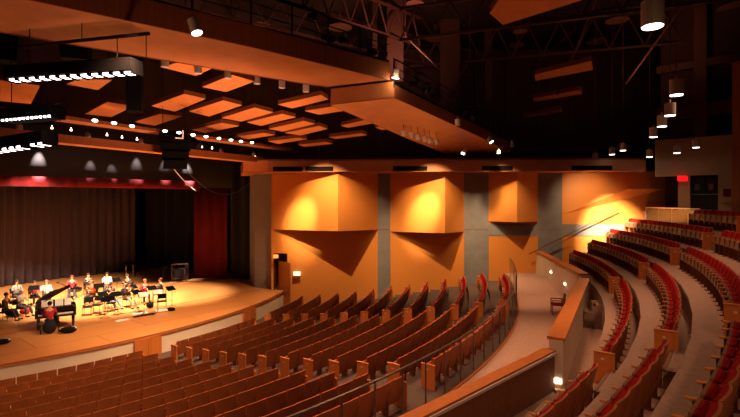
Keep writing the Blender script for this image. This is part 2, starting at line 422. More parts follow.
e, O, nv, P = lowwall('concourse_wall', [(-4.0, 4.2), (4.76, 12.72)], .22, CONC - .02, [1.85, 1.85], 'low dark panelled wall with wooden cap in front of the near seats', True)
for ch in e.children: pass
m = MB(); d = (P[1] - P[0]).normalized(); f = nv + nv.normalized() * .06
m.beam(P[0] + f + Vector((0, 0, 1.77)), P[1] + f + Vector((0, 0, 1.77)), .05, .06); m.build('metal_strip', 'white_can', e, local=O)
m = MB(); f = nv + nv.normalized() * .35
m.beam(P[0] + f + Vector((0, 0, CONC + .06)), P[1] + f + Vector((0, 0, CONC + .06)), .08, .1); m.build('kick_board', 'cap_wood', e, local=O)
# dark cladding on the near face of the long wall
m = MB(); f = nv + nv.normalized() * .012
m.beam(P[0] + f + Vector((0, 0, 1.25)), P[1] + f + Vector((0, 0, 1.25)), .02, .95); m.build('cladding', 'cladding', e, local=O)
for zz, pp in ((1.5, (548, 272)), (1.3, (557, 284))):
    q = at(pp[0], pp[1], 26.8 if pp[0] < 550 else 24.6)
    k = q.x; q.x = 10.1
    m = MB(); m.box(-.04, .0, -.07, .07, -.05, .05, .01)
    o = m.build('step_light', 'lamp_small'); o.location = (10.12 + .0 + (q.y - 22.6) * .053 - .02, q.y, q.z); tag(o, 'tiny step light low in the pale wall, %s' % ('farther along the concourse' if pp[0] < 550 else 'closer to the armchair'), 'light', 'step lights')

# concourse railing behind the last lower row
def railing(a0, a1, r, z0, zt0, zt1, n, lab, name='concourse_railing', ztop_n=24, thin=False):
    O = pol(r, a0, z0); e = empty(name, O, 0, lab, 'railing')
    m = MB(); m.path([pol(r, a0 + (a1 - a0) * i / ztop_n, zt0 + (zt1 - zt0) * i / ztop_n) for i in range(ztop_n + 1)], .028, 8); m.build('rail', 'tube_steel', e, local=O, smooth=False)
    for i in range(n):
        a = a0 + (a1 - a0) * i / (n - 1); zt = zt0 + (zt1 - zt0) * i / (n - 1)
        m = MB(); m.tube(pol(r, a, z0), pol(r, a, zt), .016 if thin else .022); m.build('post', 'tube_steel', e, local=O)
    return e
railing(R(-20.8), R(-56), 34.36, CONC - .15, 1.95, 1.95, 22, 'long curved steel railing running behind the last row of the lower seats')
railing(R(-9), R(-17), 34.4, CONC, 2.5, 2.2, 7, 'short taller steel railing with close pickets at the far end of the concourse', thin=True)
# ================================================================= AISLE STEPS
stp = []
for aisle, aa in (('far', (R(-20.3), R(-21.9))), ('near', (R(-36.7), R(-38.6)))):
    for k in range(0, 5):
        r1 = (UP_R[k - 1] + .2) if k else 37.72
        zb = UP_F[k - 1] if k else CONC
        n = 1 if k else 3
        for j in range(n):
            zt = zb + (UP_F[k] - zb) * (j + 1) / (n + 1)
            m = MB(); ring(m, r1 - .32 * (n - j), r1 + .01, aa[0], aa[1], zb - .01, zt, 4)
            struct(m.build('trim_%d' % tn, 'carpet'));
            m = MB(); ring(m, r1 - .32 * (n - j) - .01, r1 - .32 * (n - j) + .05, aa[0], aa[1], zt - .04, zt + .01, 4)
            struct(m.build('trim_%d' % (tn + 1), 'seat_under')); tn += 2

# ================================================================= THEATRE SEATS
def seat_parts():
    P = {}
    m = MB()    # wooden back shell, curved in plan and arched along the top
    n = 6; vs = []
    for side, off in ((0, 0), (1, .028)):
        for j, (z, y) in enumerate(((.22, .15), (.58, .06), (.85, 0))):
            for i in range(n + 1):
                u = -1 + 2 * i / n
                zz = z + (.012 * (1 - u * u) - .0 if j == 2 else 0)
                vs.append((u * .270, y + off + .035 * u * u, zz))
    W = n + 1; fs = []
    for s_ in range(2):
        b = s_ * 3 * W
        for j in range(2):
            for i in range(n): fs.append((b + j * W + i, b + j * W + i + 1, b + (j + 1) * W + i + 1, b + (j + 1) * W + i))
    for i in range(n):
        fs.append((2 * W + i, 2 * W + i + 1, 5 * W + i + 1, 5 * W + i)); fs.append((i, i + 1, 3 * W + i + 1, 3 * W + i))
    for j in range(2):
        for i in (0, n): fs.append((j * W + i, (j + 1) * W + i, (4 + j) * W + i, (3 + j) * W + i))
    m.add(vs, fs); P['backrest'] = (m, 'seat_wood', None)
    m = MB(); vs = []
    for side, off in ((0, .03), (1, .085)):
        for j, (z, y) in enumerate(((.36, .115), (.58, .06), (.855, -.004))):
            for i in range(5):
                u = -1 + 2 * i / 4; k = 0 if side == 0 else -.02
                vs.append((u * (.252 + k), y + off + .03 * u * u + (.01 if side and j == 1 else 0), z + (k if j == 2 else (-k if j == 0 else 0))))
    fs = []
    for s_ in range(2):
        for j in range(2):
            for i in range(4): fs.append((s_ * 15 + j * 5 + i, s_ * 15 + j * 5 + i + 1, s_ * 15 + j * 5 + 6 + i, s_ * 15 + j * 5 + 5 + i))
    for i in range(4): fs.append((10 + i, 11 + i, 26 + i, 25 + i)); fs.append((i, i + 1, 16 + i, 15 + i))
    for j in range(2):
        for i in (0, 4): fs.append((j * 5 + i, j * 5 + 5 + i, j * 5 + 20 + i, j * 5 + 15 + i))
    m.add(vs, fs); P['back_cushion'] = (m, 'red_fabric', None)
    m = MB(); m.hexa([(-.235, .30, .36), (.235, .30, .36), (.235, .34, .36), (-.235, .34, .36), (-.225, .255, .66), (.225, .255, .66), (.225, .285, .67), (-.225, .285, .67)])
    P['seat_pan'] = (m, 'seat_under', None)
    m = MB(); m.hexa([(-.235, .21, .37), (.235, .21, .37), (.235, .298, .37), (-.235, .298, .37), (-.225, .18, .65), (.225, .18, .65), (.225, .253, .66), (-.225, .253, .66)])
    P['seat_cushion'] = (m, 'red_fabric', None)
    m = MB(); m.box(.262, .300, .105, .40, .60, .635, .01); P['armrest'] = (m, 'arm_wood', None)
    m = MB(); m.box(.268, .294, .13, .34, .02, .6); m.box(.24, .32, .06, .40, .0, .02); P['pedestal'] = (m, 'dark_wood', None)
    return P
SP = seat_parts()
E_ = MB(); E_.box(-.315, -.275, .0, .40, .0, .67, .01)
L_ = MB(); L_.box(-.32, -.314, .2, .26, .52, .56)
E2 = MB(); E2.box(.275, .315, .0, .40, .0, .67, .01)
A2 = MB(); A2.box(-.33, -.26, -.01, .41, .665, .69, .008)
SM = {k: v[0].mesh(k, v[1]) for k, v in SP.items()}
SM['end_panel'] = E_.mesh('end_panel', 'end_wood'); SM['row_light'] = L_.mesh('row_light', 'row_plate')
SM['end_panel_right'] = E2.mesh('end_panel', 'end_wood')
SM['end_cap'] = A2.mesh('end_cap', 'arm_wood')
PITCH = .56
seats = []      # (r, a, z, rowlabel, k, block, index, left_end, right_end)
def block(name, level, k, r, z, a_from, a_to):
    n = int(abs(a_to - a_from) * (r - .0) / PITCH + .3)
    if n < 1: return
    st_ = (a_to - a_from) / n
    for i in range(n):
        seats.append((r, a_from + st_ * (i + .5), z, level, k, name, i, i == n - 1, i == 0 and level == 'lower'))
FARA, NEARA = R(-20.2), R(-36.0)
for k in range(12):
    r, z = ROW_R[k], ROW_F[k]
    block('far', 'lower', k, r, z, wall_angle(r, 1.0 if k < 11 else 2.6), FARA)
    block('middle', 'lower', k, r, z, FARA - 1.35 / r, NEARA)
    block('near', 'lower', k, r, z, NEARA - 1.4 / r, R(-64))
for k in range(5):
    r, z = UP_R[k], UP_F[k]
    block('far', 'upper', k, r, z, wall_angle(r, 1.15) if k < 4 else R(-13.2), FARA)
    block('middle', 'upper', k, r, z, FARA - 1.25 / r, R(-36.6))
    if k < 3: block('near', 'upper', k, r, z, R(-36.6) - 1.35 / r, R(-54) if k < 2 else R(-49.5))
def inframe(s, mx=14):
    p = pol(s[0], s[1], s[2] + .6)
    if p.y < 1.5: return False
    x = 370 + F * p.x / p.y; y = HOR + F * (CZ - p.z) / p.y; m_ = mx + .35 * F / p.y
    return -m_ < x < 740 + m_ and y < 417 + m_
vis = [s for s in seats if inframe(s)]
vis.sort(key=lambda s: (lambda p: (p - Vector((0, 0, CZ))).length)(pol(s[0], s[1], s[2] + .5)))
near, rest = vis[:300], vis[300:]
print('SEATS', len(seats), 'visible', len(vis))
# individual seats
protos = {}
def seat_proto(le, re):
    e = empty('theatre_seat')
    for k in ('backrest', 'back_cushion', 'seat_pan', 'seat_cushion', 'armrest', 'pedestal'):
        if k in ('armrest', 'pedestal') and re: continue
        o = bpy.data.objects.new(k, SM[k]); COL.objects.link(o); o.parent = e; kids(o)
        if k == 'seat_pan': o['label'] = 'pale folded seat underside'
    if re:
        o = bpy.data.objects.new('end_panel', SM['end_panel_right']); COL.objects.link(o); o.parent = e; kids(o)
    if le:
        o = bpy.data.objects.new('end_panel', SM['end_panel']); COL.objects.link(o); o.parent = e; kids(o); o['label'] = 'orange wooden row end panel'
        q = bpy.data.objects.new('row_light', SM['row_light']); COL.objects.link(q); q.parent = o; kids(q)
        q = bpy.data.objects.new('end_cap', SM['end_cap']); COL.objects.link(q); q.parent = o; kids(q)
    return e
nblk = {'far': 'beyond the far aisle', 'middle': 'between the two aisles', 'near': 'on the camera side of the near aisle'}
used = set()
for (r, a, z, level, k, blk, i, le, re) in near:
    key = (le, re)
    if key not in protos: protos[key] = seat_proto(*key); o = protos[key]
    else: o = copy_tree(protos[key])
    # local +y looks at the centre of the curve
    o.location = pol(r, a, z); o.rotation_euler = (0, 0, a + pi / 2)
    rowname = ('%s row from stage' % ordw(k)) if level == 'lower' else ('%s row above concourse' % ordw(k))
    o['label'] = 'wood backed red seat, %s from %s, %s block, %s' % (ordw(i), {'far': 'side wall', 'middle': 'far aisle', 'near': 'near aisle'}[blk], blk, rowname)
    o['category'] = 'seat'; o['group'] = '%s theatre seats' % level
# the smaller, farther seats: one object
mats = []; order = []
big = MB(); mnames = ['seat_wood', 'red_fabric', 'seat_under', 'arm_wood', 'dark_wood', 'end_wood', 'row_plate']
pm = {'backrest': 0, 'back_cushion': 1, 'seat_pan': 2, 'seat_cushion': 1, 'armrest': 3, 'pedestal': 4, 'end_panel': 5, 'row_light': 6, 'end_panel_right': 5, 'end_cap': 3}
for (r, a, z, level, k, blk, i, le, re) in rest:
    mtx = Matrix.Translation(pol(r, a, z)) @ Matrix.Rotation(a + pi / 2, 4, 'Z')
    ks = ['backrest', 'back_cushion', 'seat_pan', 'seat_cushion'] + ([] if re else ['armrest', 'pedestal']) + (['end_panel', 'row_light', 'end_cap'] if le else []) + (['end_panel_right'] if re else [])
    for kk in ks:
        me = SM[kk]; big.mi = pm[kk]
        big.add([mtx @ v.co for v in me.vertices], [tuple(p.vertices) for p in me.polygons])
if rest: tag(big.build('theatre_seats', mnames), 'farther rows of wood backed red theatre seats curving round to the side wall', 'seats', kind='stuff')

# loose armchair on the concourse
q = atz(584, 314, CONC); q = Vector((8.4, 21.1, CONC))
e = empty('armchair', q, R(75), 'single dark armchair standing on the concourse against the cream wall', 'chair')
MB().box(-.26, .26, -.25, .25, .40, .47, .02).build('seat', 'red_fabric', e)
MB().hexa([(-.25, -.28, .45), (.25, -.28, .45), (.25, -.23, .45), (-.25, -.23, .45), (-.25, -.36, .92), (.25, -.36, .92), (.25, -.31, .92), (-.25, -.31, .92)]).build('backrest', 'dark_wood', e)
for sx in (-1, 1):
    MB().box(sx * .29 - .025, sx * .29 + .025, -.28, .24, .62, .66, .01).build('armrest', 'dark_wood', e)
    for sy in (-1, 1): MB().box(sx * .29 - .02, sx * .29 + .02, sy * .23 - .02, sy * .23 + .02, 0, .62).build('leg', 'dark_wood', e)
q = Vector((9.05, 18.9, CONC))
e = empty('folding_bracket', q, R(60), 'dark folded hand rail bracket behind the cream concourse wall', 'bracket')
MB().box(-.3, .3, -.04, .04, .9, .98).build('arm', 'black_metal', e)
for sx in (-1, 1): MB().box(sx * .25 - .03, sx * .25 + .03, -.03, .03, 0, .9).build('post', 'black_metal', e)
m = MB(); m.box(-.35, .35, -.18, .18, 0, .25, .02); o = m.build('floor_box', 'black_metal'); o.location = (9.75, 19.6 + .9, CONC); o.rotation_euler = (0, 0, R(70)); tag(o, 'small dark box on the floor between cream wall and first raked row', 'box')

# ================================================================= CEILING BRIDGES
Z1 = 11.0
N1 = [(-16, 6.0), (-8.6, 12.2), (-4.0, 15.8), (.8, 20.1)]
F1 = [(-1.9, 21.4), (-4.95, 19.2), (-7.85, 17.0), (-17.5, 9.6)]
O = Vector((-6, 15.5, Z1))
e = empty('catwalk_bridge', O, 0, 'broad wooden catwalk bridge crossing the upper left of the hall', 'catwalk')
m = MB(); m.prism(N1 + F1, Z1, Z1 + .06); m.build('soffit', 'soffit_wood', e, local=O)
m = MB()
for a, b in zip(N1, N1[1:]):
    a = Vector((*a, 0)); b = Vector((*b, 0)); d = (b - a).normalized(); nv = Vector((d.y, -d.x, 0)) * .06
    m.prism([(a + nv)[:2], (b + nv)[:2], b[:2], a[:2]], Z1 - .02, Z1 + .72)
m.build('fascia', 'dark_wood', e, local=O)
m = MB()
for a, b in zip(F1, F1[1:]):
    a = Vector((*a, 0)); b = Vector((*b, 0)); d = (b - a).normalized(); nv = Vector((d.y, -d.x, 0)) * .06
    m.prism([(a + nv)[:2], (b + nv)[:2], b[:2], a[:2]], Z1 - .02, Z1 + .5)
m.build('rear_fascia', 'dark_wood', e, local=O)
m = MB(); m.prism(N1 + F1, Z1 + .5, Z1 + .56); m.build('deck', 'dark_paint', e, local=O)
def rail_on(P, zt, e, O, step=1.5, rails=(.45, .8, 1.15), name='guard_rail'):
    m = MB()
    for h_ in rails: m.path([Vector((p[0], p[1], p[2] + zt + h_)) for p in P], .035 if h_ > 1 else .022)
    m.beam(Vector(P[0]) + Vector((0, 0, zt + .06)), Vector(P[-1]) + Vector((0, 0, zt + .06)), .04, .16)
    m.build(name, 'black_metal', e, local=O)
    for a, b in zip(P, P[1:]):
        a = Vector(a); b = Vector(b); L = (b - a).length; n = max(1, int(L / step))
        for i in range(n):
            q = a + (b - a) * i / n; mm = MB(); mm.tube(q + Vector((0, 0, zt - .1)), q + Vector((0, 0, zt + 1.15)), .035); mm.build('post', 'black_metal', e, local=O)
rail_on([(p[0], p[1], 0) for p in N1], Z1 + .7, e, O)
# second bridge, dropping towards the side wall
def B2(x, y, up=0):
    v = (HOR - y) / F; D = 8.11 / (v + .181); p = at(x, y, D); p.z += up; return p
c = [B2(394, 98), B2(438, 118.2), B2(476, 135.5), B2(510, 152), B2(457, 158.5), B2(402, 136), B2(331, 105)]
O = c[0].copy()
e = empty('catwalk_bridge', O, 0, 'sloping wooden catwalk bridge running down towards the side wall', 'catwalk')
m = MB(); m.add([p for p in c] + [p + Vector((0, 0, .06)) for p in c], [tuple(range(7)), tuple(range(7, 14))] + [(i, (i + 1) % 7, 7 + (i + 1) % 7, 7 + i) for i in range(7)]); m.build('soffit', 'soffit_wood', e, local=O)
m = MB()
def vface(m, a, b, h, t=.05):
    d = (b - a); d.z = 0; d.normalize(); nv = Vector((d.y, -d.x, 0)) * t
    m.hexa([a, b, b - nv, a - nv, a + Vector((0, 0, h)), b + Vector((0, 0, h)), b - nv + Vector((0, 0, h)), a - nv + Vector((0, 0, h))])
vface(m, c[6], c[0], .72); m.build('end_face', 'soffit_wood', e, local=O)
m = MB(); [vface(m, c[i], c[i + 1], .55, -.05) for i in range(3)]; m.build('fascia', 'dark_wood', e, local=O)
m = MB(); [vface(m, c[i], c[i + 1], .4, -.05) for i in (3, 4, 5)]; m.build('rear_fascia', 'dark_wood', e, local=O)
rail_on([tuple(p) for p in c[:4]], .55, e, O, 1.3)

# floating acoustic clouds
def CL(x, y):
    v = (HOR - y) / F; return at(x, y, 9.1 / (v + .21))
cl = [((0, 80), (0, 101), (31, 104), (40, 86), 'leftmost wooden cloud panel behind the large lamp bar'),
 ((78, 79), (66, 84.4), (98, 90), (112, 80), 'wooden cloud panel just below the right half of the large lamp bar'),
 ((107, 102), (85, 114), (111.5, 117), (134, 106), 'diamond shaped wooden cloud panel above the long header beam, leftmost of its row'),
 ((160, 114), (134, 122), (154.6, 125.7), (182, 116.4), 'wooden cloud panel directly above the dark speaker cluster'),
 ((221, 123), (192, 130), (205.6, 133), (239.4, 126), 'wooden cloud panel right of the speaker cluster in the lowest row'),
 ((264, 133), (232.7, 137.3), (242, 140.2), (275, 135), 'wooden cloud panel in the lowest row, left of centre'),
 ((298, 138), (268, 141.3), (278, 144), (307, 139.3), 'wooden cloud panel in the lowest row above the first air slots'),
 ((326, 142), (298.5, 144.8), (304.5, 147), (333, 143.8), 'last small wooden cloud panel in the lowest row'),
 ((184, 94), (151, 106), (175, 111.6), (205.6, 99), 'wide wooden cloud panel, leftmost of the middle row'),
 ((223, 100.5), (189, 111.5), (209, 116.5), (242, 105.5), 'wooden cloud panel, second of the middle row'),
 ((254.6, 107.6), (221.6, 118), (241, 121.6), (273, 112.6), 'wooden cloud panel, third of the middle row'),
 ((282, 114), (247, 122.4), (261, 126), (295.5, 117.3), 'wooden cloud panel, fourth of the middle row'),
 ((304, 121), (269, 129), (283, 131.6), (315, 124), 'wooden cloud panel, fifth of the middle row'),
 ((319, 126), (285, 133), (300.5, 135.5), (327.6, 129), 'wooden cloud panel, sixth of the middle row'),
 ((184, 61), (160, 67), (196, 76), (213, 68), 'wooden cloud panel partly behind the bridge, below its first two spotlights'),
 ((232, 75), (202, 87), (226, 92), (254.6, 81.5), 'wooden cloud panel below the third spotlight of the bridge'),
 ((321, 95), (278, 104.6), (292, 108.4), (328.4, 99.5), 'wooden cloud panel close under the bridge corner'),
 ((334, 106.5), (305, 111), (319, 114.7), (346, 110.5), 'wooden cloud panel tucked under the second bridge end'),
 ((370, 119), (341, 125.7), (348, 127.9), (378, 122.5), 'dim wooden cloud panel under the left edge of the second bridge'),
 ((362, 133.5), (329, 137.3), (336, 139), (367, 135.3), 'dim wooden cloud panel below the second bridge, lower one'),
 ((398, 123.5), (375, 127.5), (382, 130), (406, 127), 'dim wooden cloud panel hidden under the middle of the second bridge')]
for a, b, c_, d, lab in cl:
    P4 = [CL(*p) for p in (a, b, c_, d)]
    # make it a true parallelogram
    O = (P4[0] + P4[1] + P4[2] + P4[3]) / 4
    m = MB(); up = Vector((0, 0, .17)); m.hexa(P4 + [p + up for p in P4]); m.mi = 1
    m.hexa([p + Vector((0, 0, .171)) for p in P4] + [p + Vector((0, 0, .19)) for p in P4])
    e = empty('acoustic_cloud', O, 0, lab, 'ceiling panel', 'floating wooden clouds')
    mm = MB(); mm.add(P4 + [p + Vector((0, 0, .02)) for p in P4], [(3, 2, 1, 0), (4, 5, 6, 7), (0, 1, 5, 4), (1, 2, 6, 5), (2, 3, 7, 6), (3, 0, 4, 7)]); mm.build('panel', 'cloud_wood', e, local=O)
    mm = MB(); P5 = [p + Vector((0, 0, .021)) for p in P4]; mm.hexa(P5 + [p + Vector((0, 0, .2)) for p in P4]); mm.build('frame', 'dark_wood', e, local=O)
    for q in (0, 2):
        mm = MB(); s_ = P4[q].lerp(O, .3) + Vector((0, 0, .19)); mm.tube(s_, s_ + Vector((0, 0, 3.2)), .012, n=5); mm.build('hanger', 'black_metal', e, local=O)
# upper right dim panels
for P4, D1, lab in (([(500, -2), (490, 13.5), (503, 25), (592, -3)], 15, 'dim wooden panel at the top of the picture right of centre'),
                ([(592, 61), (534.6, 75), (535.5, 81), (593, 70)], 24, 'dim long wooden panel high on the right, uppermost of three'),
                ([(580, 90), (533, 99), (533, 102.3), (582, 94)], 27, 'dim long wooden panel high on the right, middle of three'),
                ([(560, 110), (523, 117), (524, 118.6), (562, 112)], 30, 'dim long wooden panel high on the right, lowest of three')):
    z = CZ + (HOR - sum(p[1] for p in P4) / 4) / F * D1
    Q = [Vector(((p[0] - 370) / F * (F * (z - CZ) / (HOR - p[1])), F * (z - CZ) / (HOR - p[1]), z)) for p in P4]
    O = sum(Q, Vector()) / 4
    e = empty('ceiling_panel', O, 0, lab, 'ceiling panel', 'dim upper panels')
    m = MB(); m.hexa(Q + [p + Vector((0, 0, .03)) for p in Q]); m.build('panel', 'cloud_wood', e, local=O)
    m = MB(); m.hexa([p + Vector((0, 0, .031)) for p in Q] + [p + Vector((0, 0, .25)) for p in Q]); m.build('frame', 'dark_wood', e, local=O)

# header beams over the proscenium
def header(pts, w, z, hgt, lab):
    a, b = Vector((*pts[0], z)), Vector((*pts[1], z)); d = (b - a).normalized(); nv = Vector((d.y, -d.x, 0)) * w
    if nv.y > 0: nv = -nv
    O = a.copy(); e = empty('header_beam', O, 0, lab, 'beam')
    m = MB(); m.prism([a[:2], b[:2], (b + nv)[:2], (a + nv)[:2]], z, z + .05); m.build('underside', 'cloud_wood', e, local=O)
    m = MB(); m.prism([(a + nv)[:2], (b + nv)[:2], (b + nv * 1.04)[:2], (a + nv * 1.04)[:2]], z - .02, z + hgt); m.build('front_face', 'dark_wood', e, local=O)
    return e
header([(-7.4, 29.6), (-17.2, 12.9)], .95, 8.2, .32, 'lower long wooden header beam over the stage opening')
header([(-5.6, 30.6), (-15.5, 14.6)], .95, 9.05, .12, 'upper long wooden header beam above the stage opening')
m = MB(); m.prism([(-7.7, 28.6), (-6.2, 28.55), (-6.2, 31.3), (-8.9, 34.0), (-9.3, 33.8)], 7.6, 8.26); struct(m.build('trim_%d' % tn, 'cloud_wood')); tn += 1

# ================================================================= DRAPES
def drape(name, pts, z0, z1, m_, lab, cat='curtain', waves=3.2, amp=.09, ph=0):
    P = [Vector((*p, 0)) for p in pts]; vs = []; cols = 0
    for a, b in zip(P, P[1:]):
        L = (b - a).length; d = (b - a).normalized(); nv = Vector((d.y, -d.x, 0)); n = int(L * waves * 5)
        for i in range(n + (1 if b is P[-1] else 0)):
            t = L * i / n; w = sin(t * waves * 2 + ph) * amp + sin(t * waves * .83 + 1) * amp * .6
            q = a + d * t + nv * w
            for z in (z0, (z0 + z1) / 2, z1): vs.append((q.x, q.y, z))
            cols += 1
    fs = []
    for i in range(cols - 1):
        for j in range(2): fs.append((i * 3 + j, i * 3 + 3 + j, i * 3 + 4 + j, i * 3 + j + 1))
    O = Vector(vs[0]); m = MB(); m.add(vs, fs)
    o = m.build(name, m_, local=O, smooth=True); sd = o.modifiers.new('th', 'SOLIDIFY'); sd.thickness = .03
    return tag(o, lab, cat)
drape('backdrop_curtain', [(-33, 21.5), (-25.0, 31.7), (-22.95, 35.6), (-19.7, 39.6)], .0, 9.5, 'backdrop', 'tall dark pleated backdrop curtain behind the musicians', waves=5.2, amp=.12)
drape('wing_curtain', [(-19.5, 41), (-9, 38.5)], .0, 9.5, 'black_cloth', 'black masking curtain in the shadow at the stage right of the backdrop')
drape('leg_curtain', [(-13.3, 35.6), (-10.6, 35.0)], .0, 7.1, 'red_dark', 'tall dark red leg curtain hanging beside the stage opening', waves=3.5, amp=.07)
drape('leg_curtain', [(-10.4, 35.2), (-8.2, 34.6)], .0, 9.3, 'black_cloth', 'narrow black leg curtain between the red one and the concrete pillar')
VA, VB = Vector((-31, 14.7, 0)), Vector((-12, 33.1, 0)); vd = (VB - VA).normalized(); vn = Vector((vd.y, -vd.x, 0))
drape('valance', [VA[:2], VB[:2]], 6.62, 7.2, 'red_velvet', 'narrow red velvet valance strip across the top of the stage', waves=4, amp=.06)
o1 = VA - vn * .3; o2 = VB - vn * .3 + vd * 3
drape('teaser_curtain', [o1[:2], o2[:2]], 6.75, 10.2, 'teaser', 'dark grey border curtain above the red valance with patches of light', waves=1.3, amp=.05)

# ================================================================= LAMP BARS
def lamp_bar(pa, pb, n, depth, hgt, gap, lab, skip=(), frac=.22):
    a, b = pa, pb; O = (a + b) / 2; d = (b - a).normalized(); L = (b - a).length; nv = Vector((-d.y, d.x, 0)).normalized()
    e = empty('lamp_bar', O, 0, lab, 'stage light', 'long stage lamp bars')
    m = MB(); q = Vector((0, 0, 1))
    # open trough: back, front, top, ends
    A0 = a - nv * depth / 2; B0 = b - nv * depth / 2; A1 = a + nv * depth / 2; B1 = b + nv * depth / 2
    m.hexa([A0 + q * .06, B0 + q * .06, B1 + q * .06, A1 + q * .06, A0 + q * hgt, B0 + q * hgt, B1 + q * hgt, A1 + q * hgt])
    m.build('housing', 'housing_black', e, local=O)
    m = MB()
    for i in range(n + 1):
        s0 = a.lerp(b, i / n); m.beam(s0 - nv * depth * .4 + q * .02, s0 + nv * depth * .4 + q * .02, L / n * gap, .10)
    m.build('divider', 'housing_black', e, local=O)
    for i in range(n):
        if i in skip: continue
        t0 = (i + gap / 2) / n; t1 = (i + 1 - gap / 2) / n; s0 = a.lerp(b, t0); s1 = a.lerp(b, t1); h_ = nv * depth * frac
        m = MB(); m.hexa([s0 - h_, s1 - h_, s1 + h_, s0 + h_, s0 - h_ + q * .055, s1 - h_ + q * .055, s1 + h_ + q * .055, s0 + h_ + q * .055])
        m.build('lamp', 'lamp_strip', e, local=O)
    return e, O
e, O = lamp_bar(atz(12, 81.5, 9.5), atz(137, 74, 9.5), 12, .55, .42, .22, 'largest black stage lamp bar with twelve lamps, hanging from a pipe')
pa, pb = atz(20, 46.5, 10.5), atz(149, 33.5, 10.5); pm_ = (pa + pb) / 2
m = MB(); ee = empty('rigging_pipe', pm_, 0, 'long black pipe hung on cables above the largest lamp bar', 'pipe')
MB().tube(pa, pb, .055).build('pipe', 'black_metal', ee, local=pm_)
for t in (.08, .5, .98):
    q = pa.lerp(pb, t); MB().tube(q, (q.x, q.y, 17.3 if t != .98 else 9.8), .014, n=5).build('cable', 'black_metal', ee, local=pm_)
e, O = lamp_bar(at(8, 122.5, 15.2), at(58, 118, 14.7), 12, .6, .4, .36, 'smaller middle lamp bar of twelve lamps at the left edge', frac=.40)
pa, pb = at(3, 114, 14.9), at(60, 104, 14.9); pm_ = (pa + pb) / 2
ee = empty('rigging_pipe', pm_, 0, 'thin pipe above the smaller middle lamp bar', 'pipe'); MB().tube(pa, pb, .03).build('pipe', 'black_metal', ee, local=pm_)
MB().tube(pa.lerp(pb, .15), pa.lerp(pb, .15) + Vector((0, 0, 8)), .015, n=5).build('cable', 'black_metal', ee, local=pm_)
e, O = lamp_bar(at(-6, 153, 15.6), at(50, 144.5, 15.0), 8, .6, .42, .34, 'lowest lamp bar with large white lamps at the left edge', skip=(5,), frac=.36)
for u_ in (.15, .85):
    q = atz(12, 81.5, 9.5).lerp(atz(137, 74, 9.5), u_) + Vector((0, 0, .42)); k_ = MB(); k_.tube(q, q + Vector((0, 0, .75)), .015, n=5); tag(k_.build('chain', 'black_metal', local=q), 'short chain holding the %s end of the largest lamp bar' % ('left' if u_ < .5 else 'right'), 'chain')
# dark speakers hanging behind the large bar
for xa, xb, ya, yb, D, lab in ((66, 92, 44, 62, 17.5, 'dark boxy loudspeaker hanging behind the pipe'), (-2, 18, 32, 62, 16.5, 'dark boxy loudspeaker at the upper left edge'), (128, 142, 55, 112, 21, 'tall dark hanging equipment rack right of the largest lamp bar')):
    p = at((xa + xb) / 2, (ya + yb) / 2, D); w = (xb - xa) / F * D / 2; h = (yb - ya) / F * D / 2
    e = empty('hanging_speaker', p, R(20), lab, 'speaker'); MB().hexa([(-w, -w, -h), (w, -w, -h), (w, w, -h), (-w, w, -h), (-w * 1.15, -w, h), (w * 1.15, -w, h), (w * 1.15, w, h), (-w * 1.15, w, h)]).build('cabinet', 'dark_paint', e)
    MB().box(-w * .85, w * .85, -w - .02, -w, -h * .85, h * .85).build('grille', 'black_metal', e)
    for sx in (-1, 1): MB().tube((sx * w * .7, 0, h), (sx * w * .7, 0, h + 4.5), .015, n=5).build('chain', 'black_metal', e)
# speaker cluster over the proscenium
p = at(174, 146, 22.5); e = empty('speaker_cluster', p, R(35), 'dark loudspeaker cluster hung in front of the header beams', 'speaker')
for i in range(4):
    m = MB(); w = .75 - .07 * i; z = .55 - .42 * i; m.hexa([(-w, -.35 + .05 * i, z - .38), (w, -.35 + .05 * i, z - .38), (w * .7, .4, z - .38), (-w * .7, .4, z - .38), (-w, -.4, z), (w, -.4, z), (w * .7, .4, z), (-w * .7, .4, z)])
    m.build('cabinet', 'housing_black', e)
MB().box(-.6, .6, -.1, .1, .6, .7).build('frame', 'black_metal', e)
m = MB(); m.box(-.05, .32, -.52, -.44, .3, .36); m.box(.26, .32, -.52, -.44, .3, .72); m.build('bracket', 'paper', e); 
for sx in (-.5, .5): MB().tube((sx, 0, .65), (sx, 0, 6), .015, n=5).build('chain', 'black_metal', e)
MB().tube((.9, .1, .35), (1.1, -.3, .05), .17, n=10).build('side_speaker', 'dark_paint', e)
def cable(p, q, sag, name, lab, r=.02, mt='cable'):
    pts = [p.lerp(q, t / 20) - Vector((0, 0, sag * 4 * (t / 20) * (1 - t / 20))) for t in range(21)]
    m = MB(); m.path(pts, r, 6); tag(m.build(name, mt, local=p, smooth=True), lab, 'cable')
cable(at(171, 165, 22.5), at(196, 191, 29), .12, 'hanging_cable', 'short pale cable hanging from the speaker cluster', .025)
cable(at(178, 160, 22.6), at(251, 181, 31), 1.25, 'hanging_cable', 'long thin cable sagging from the speaker cluster to the pillar', .014, 'tube_steel')

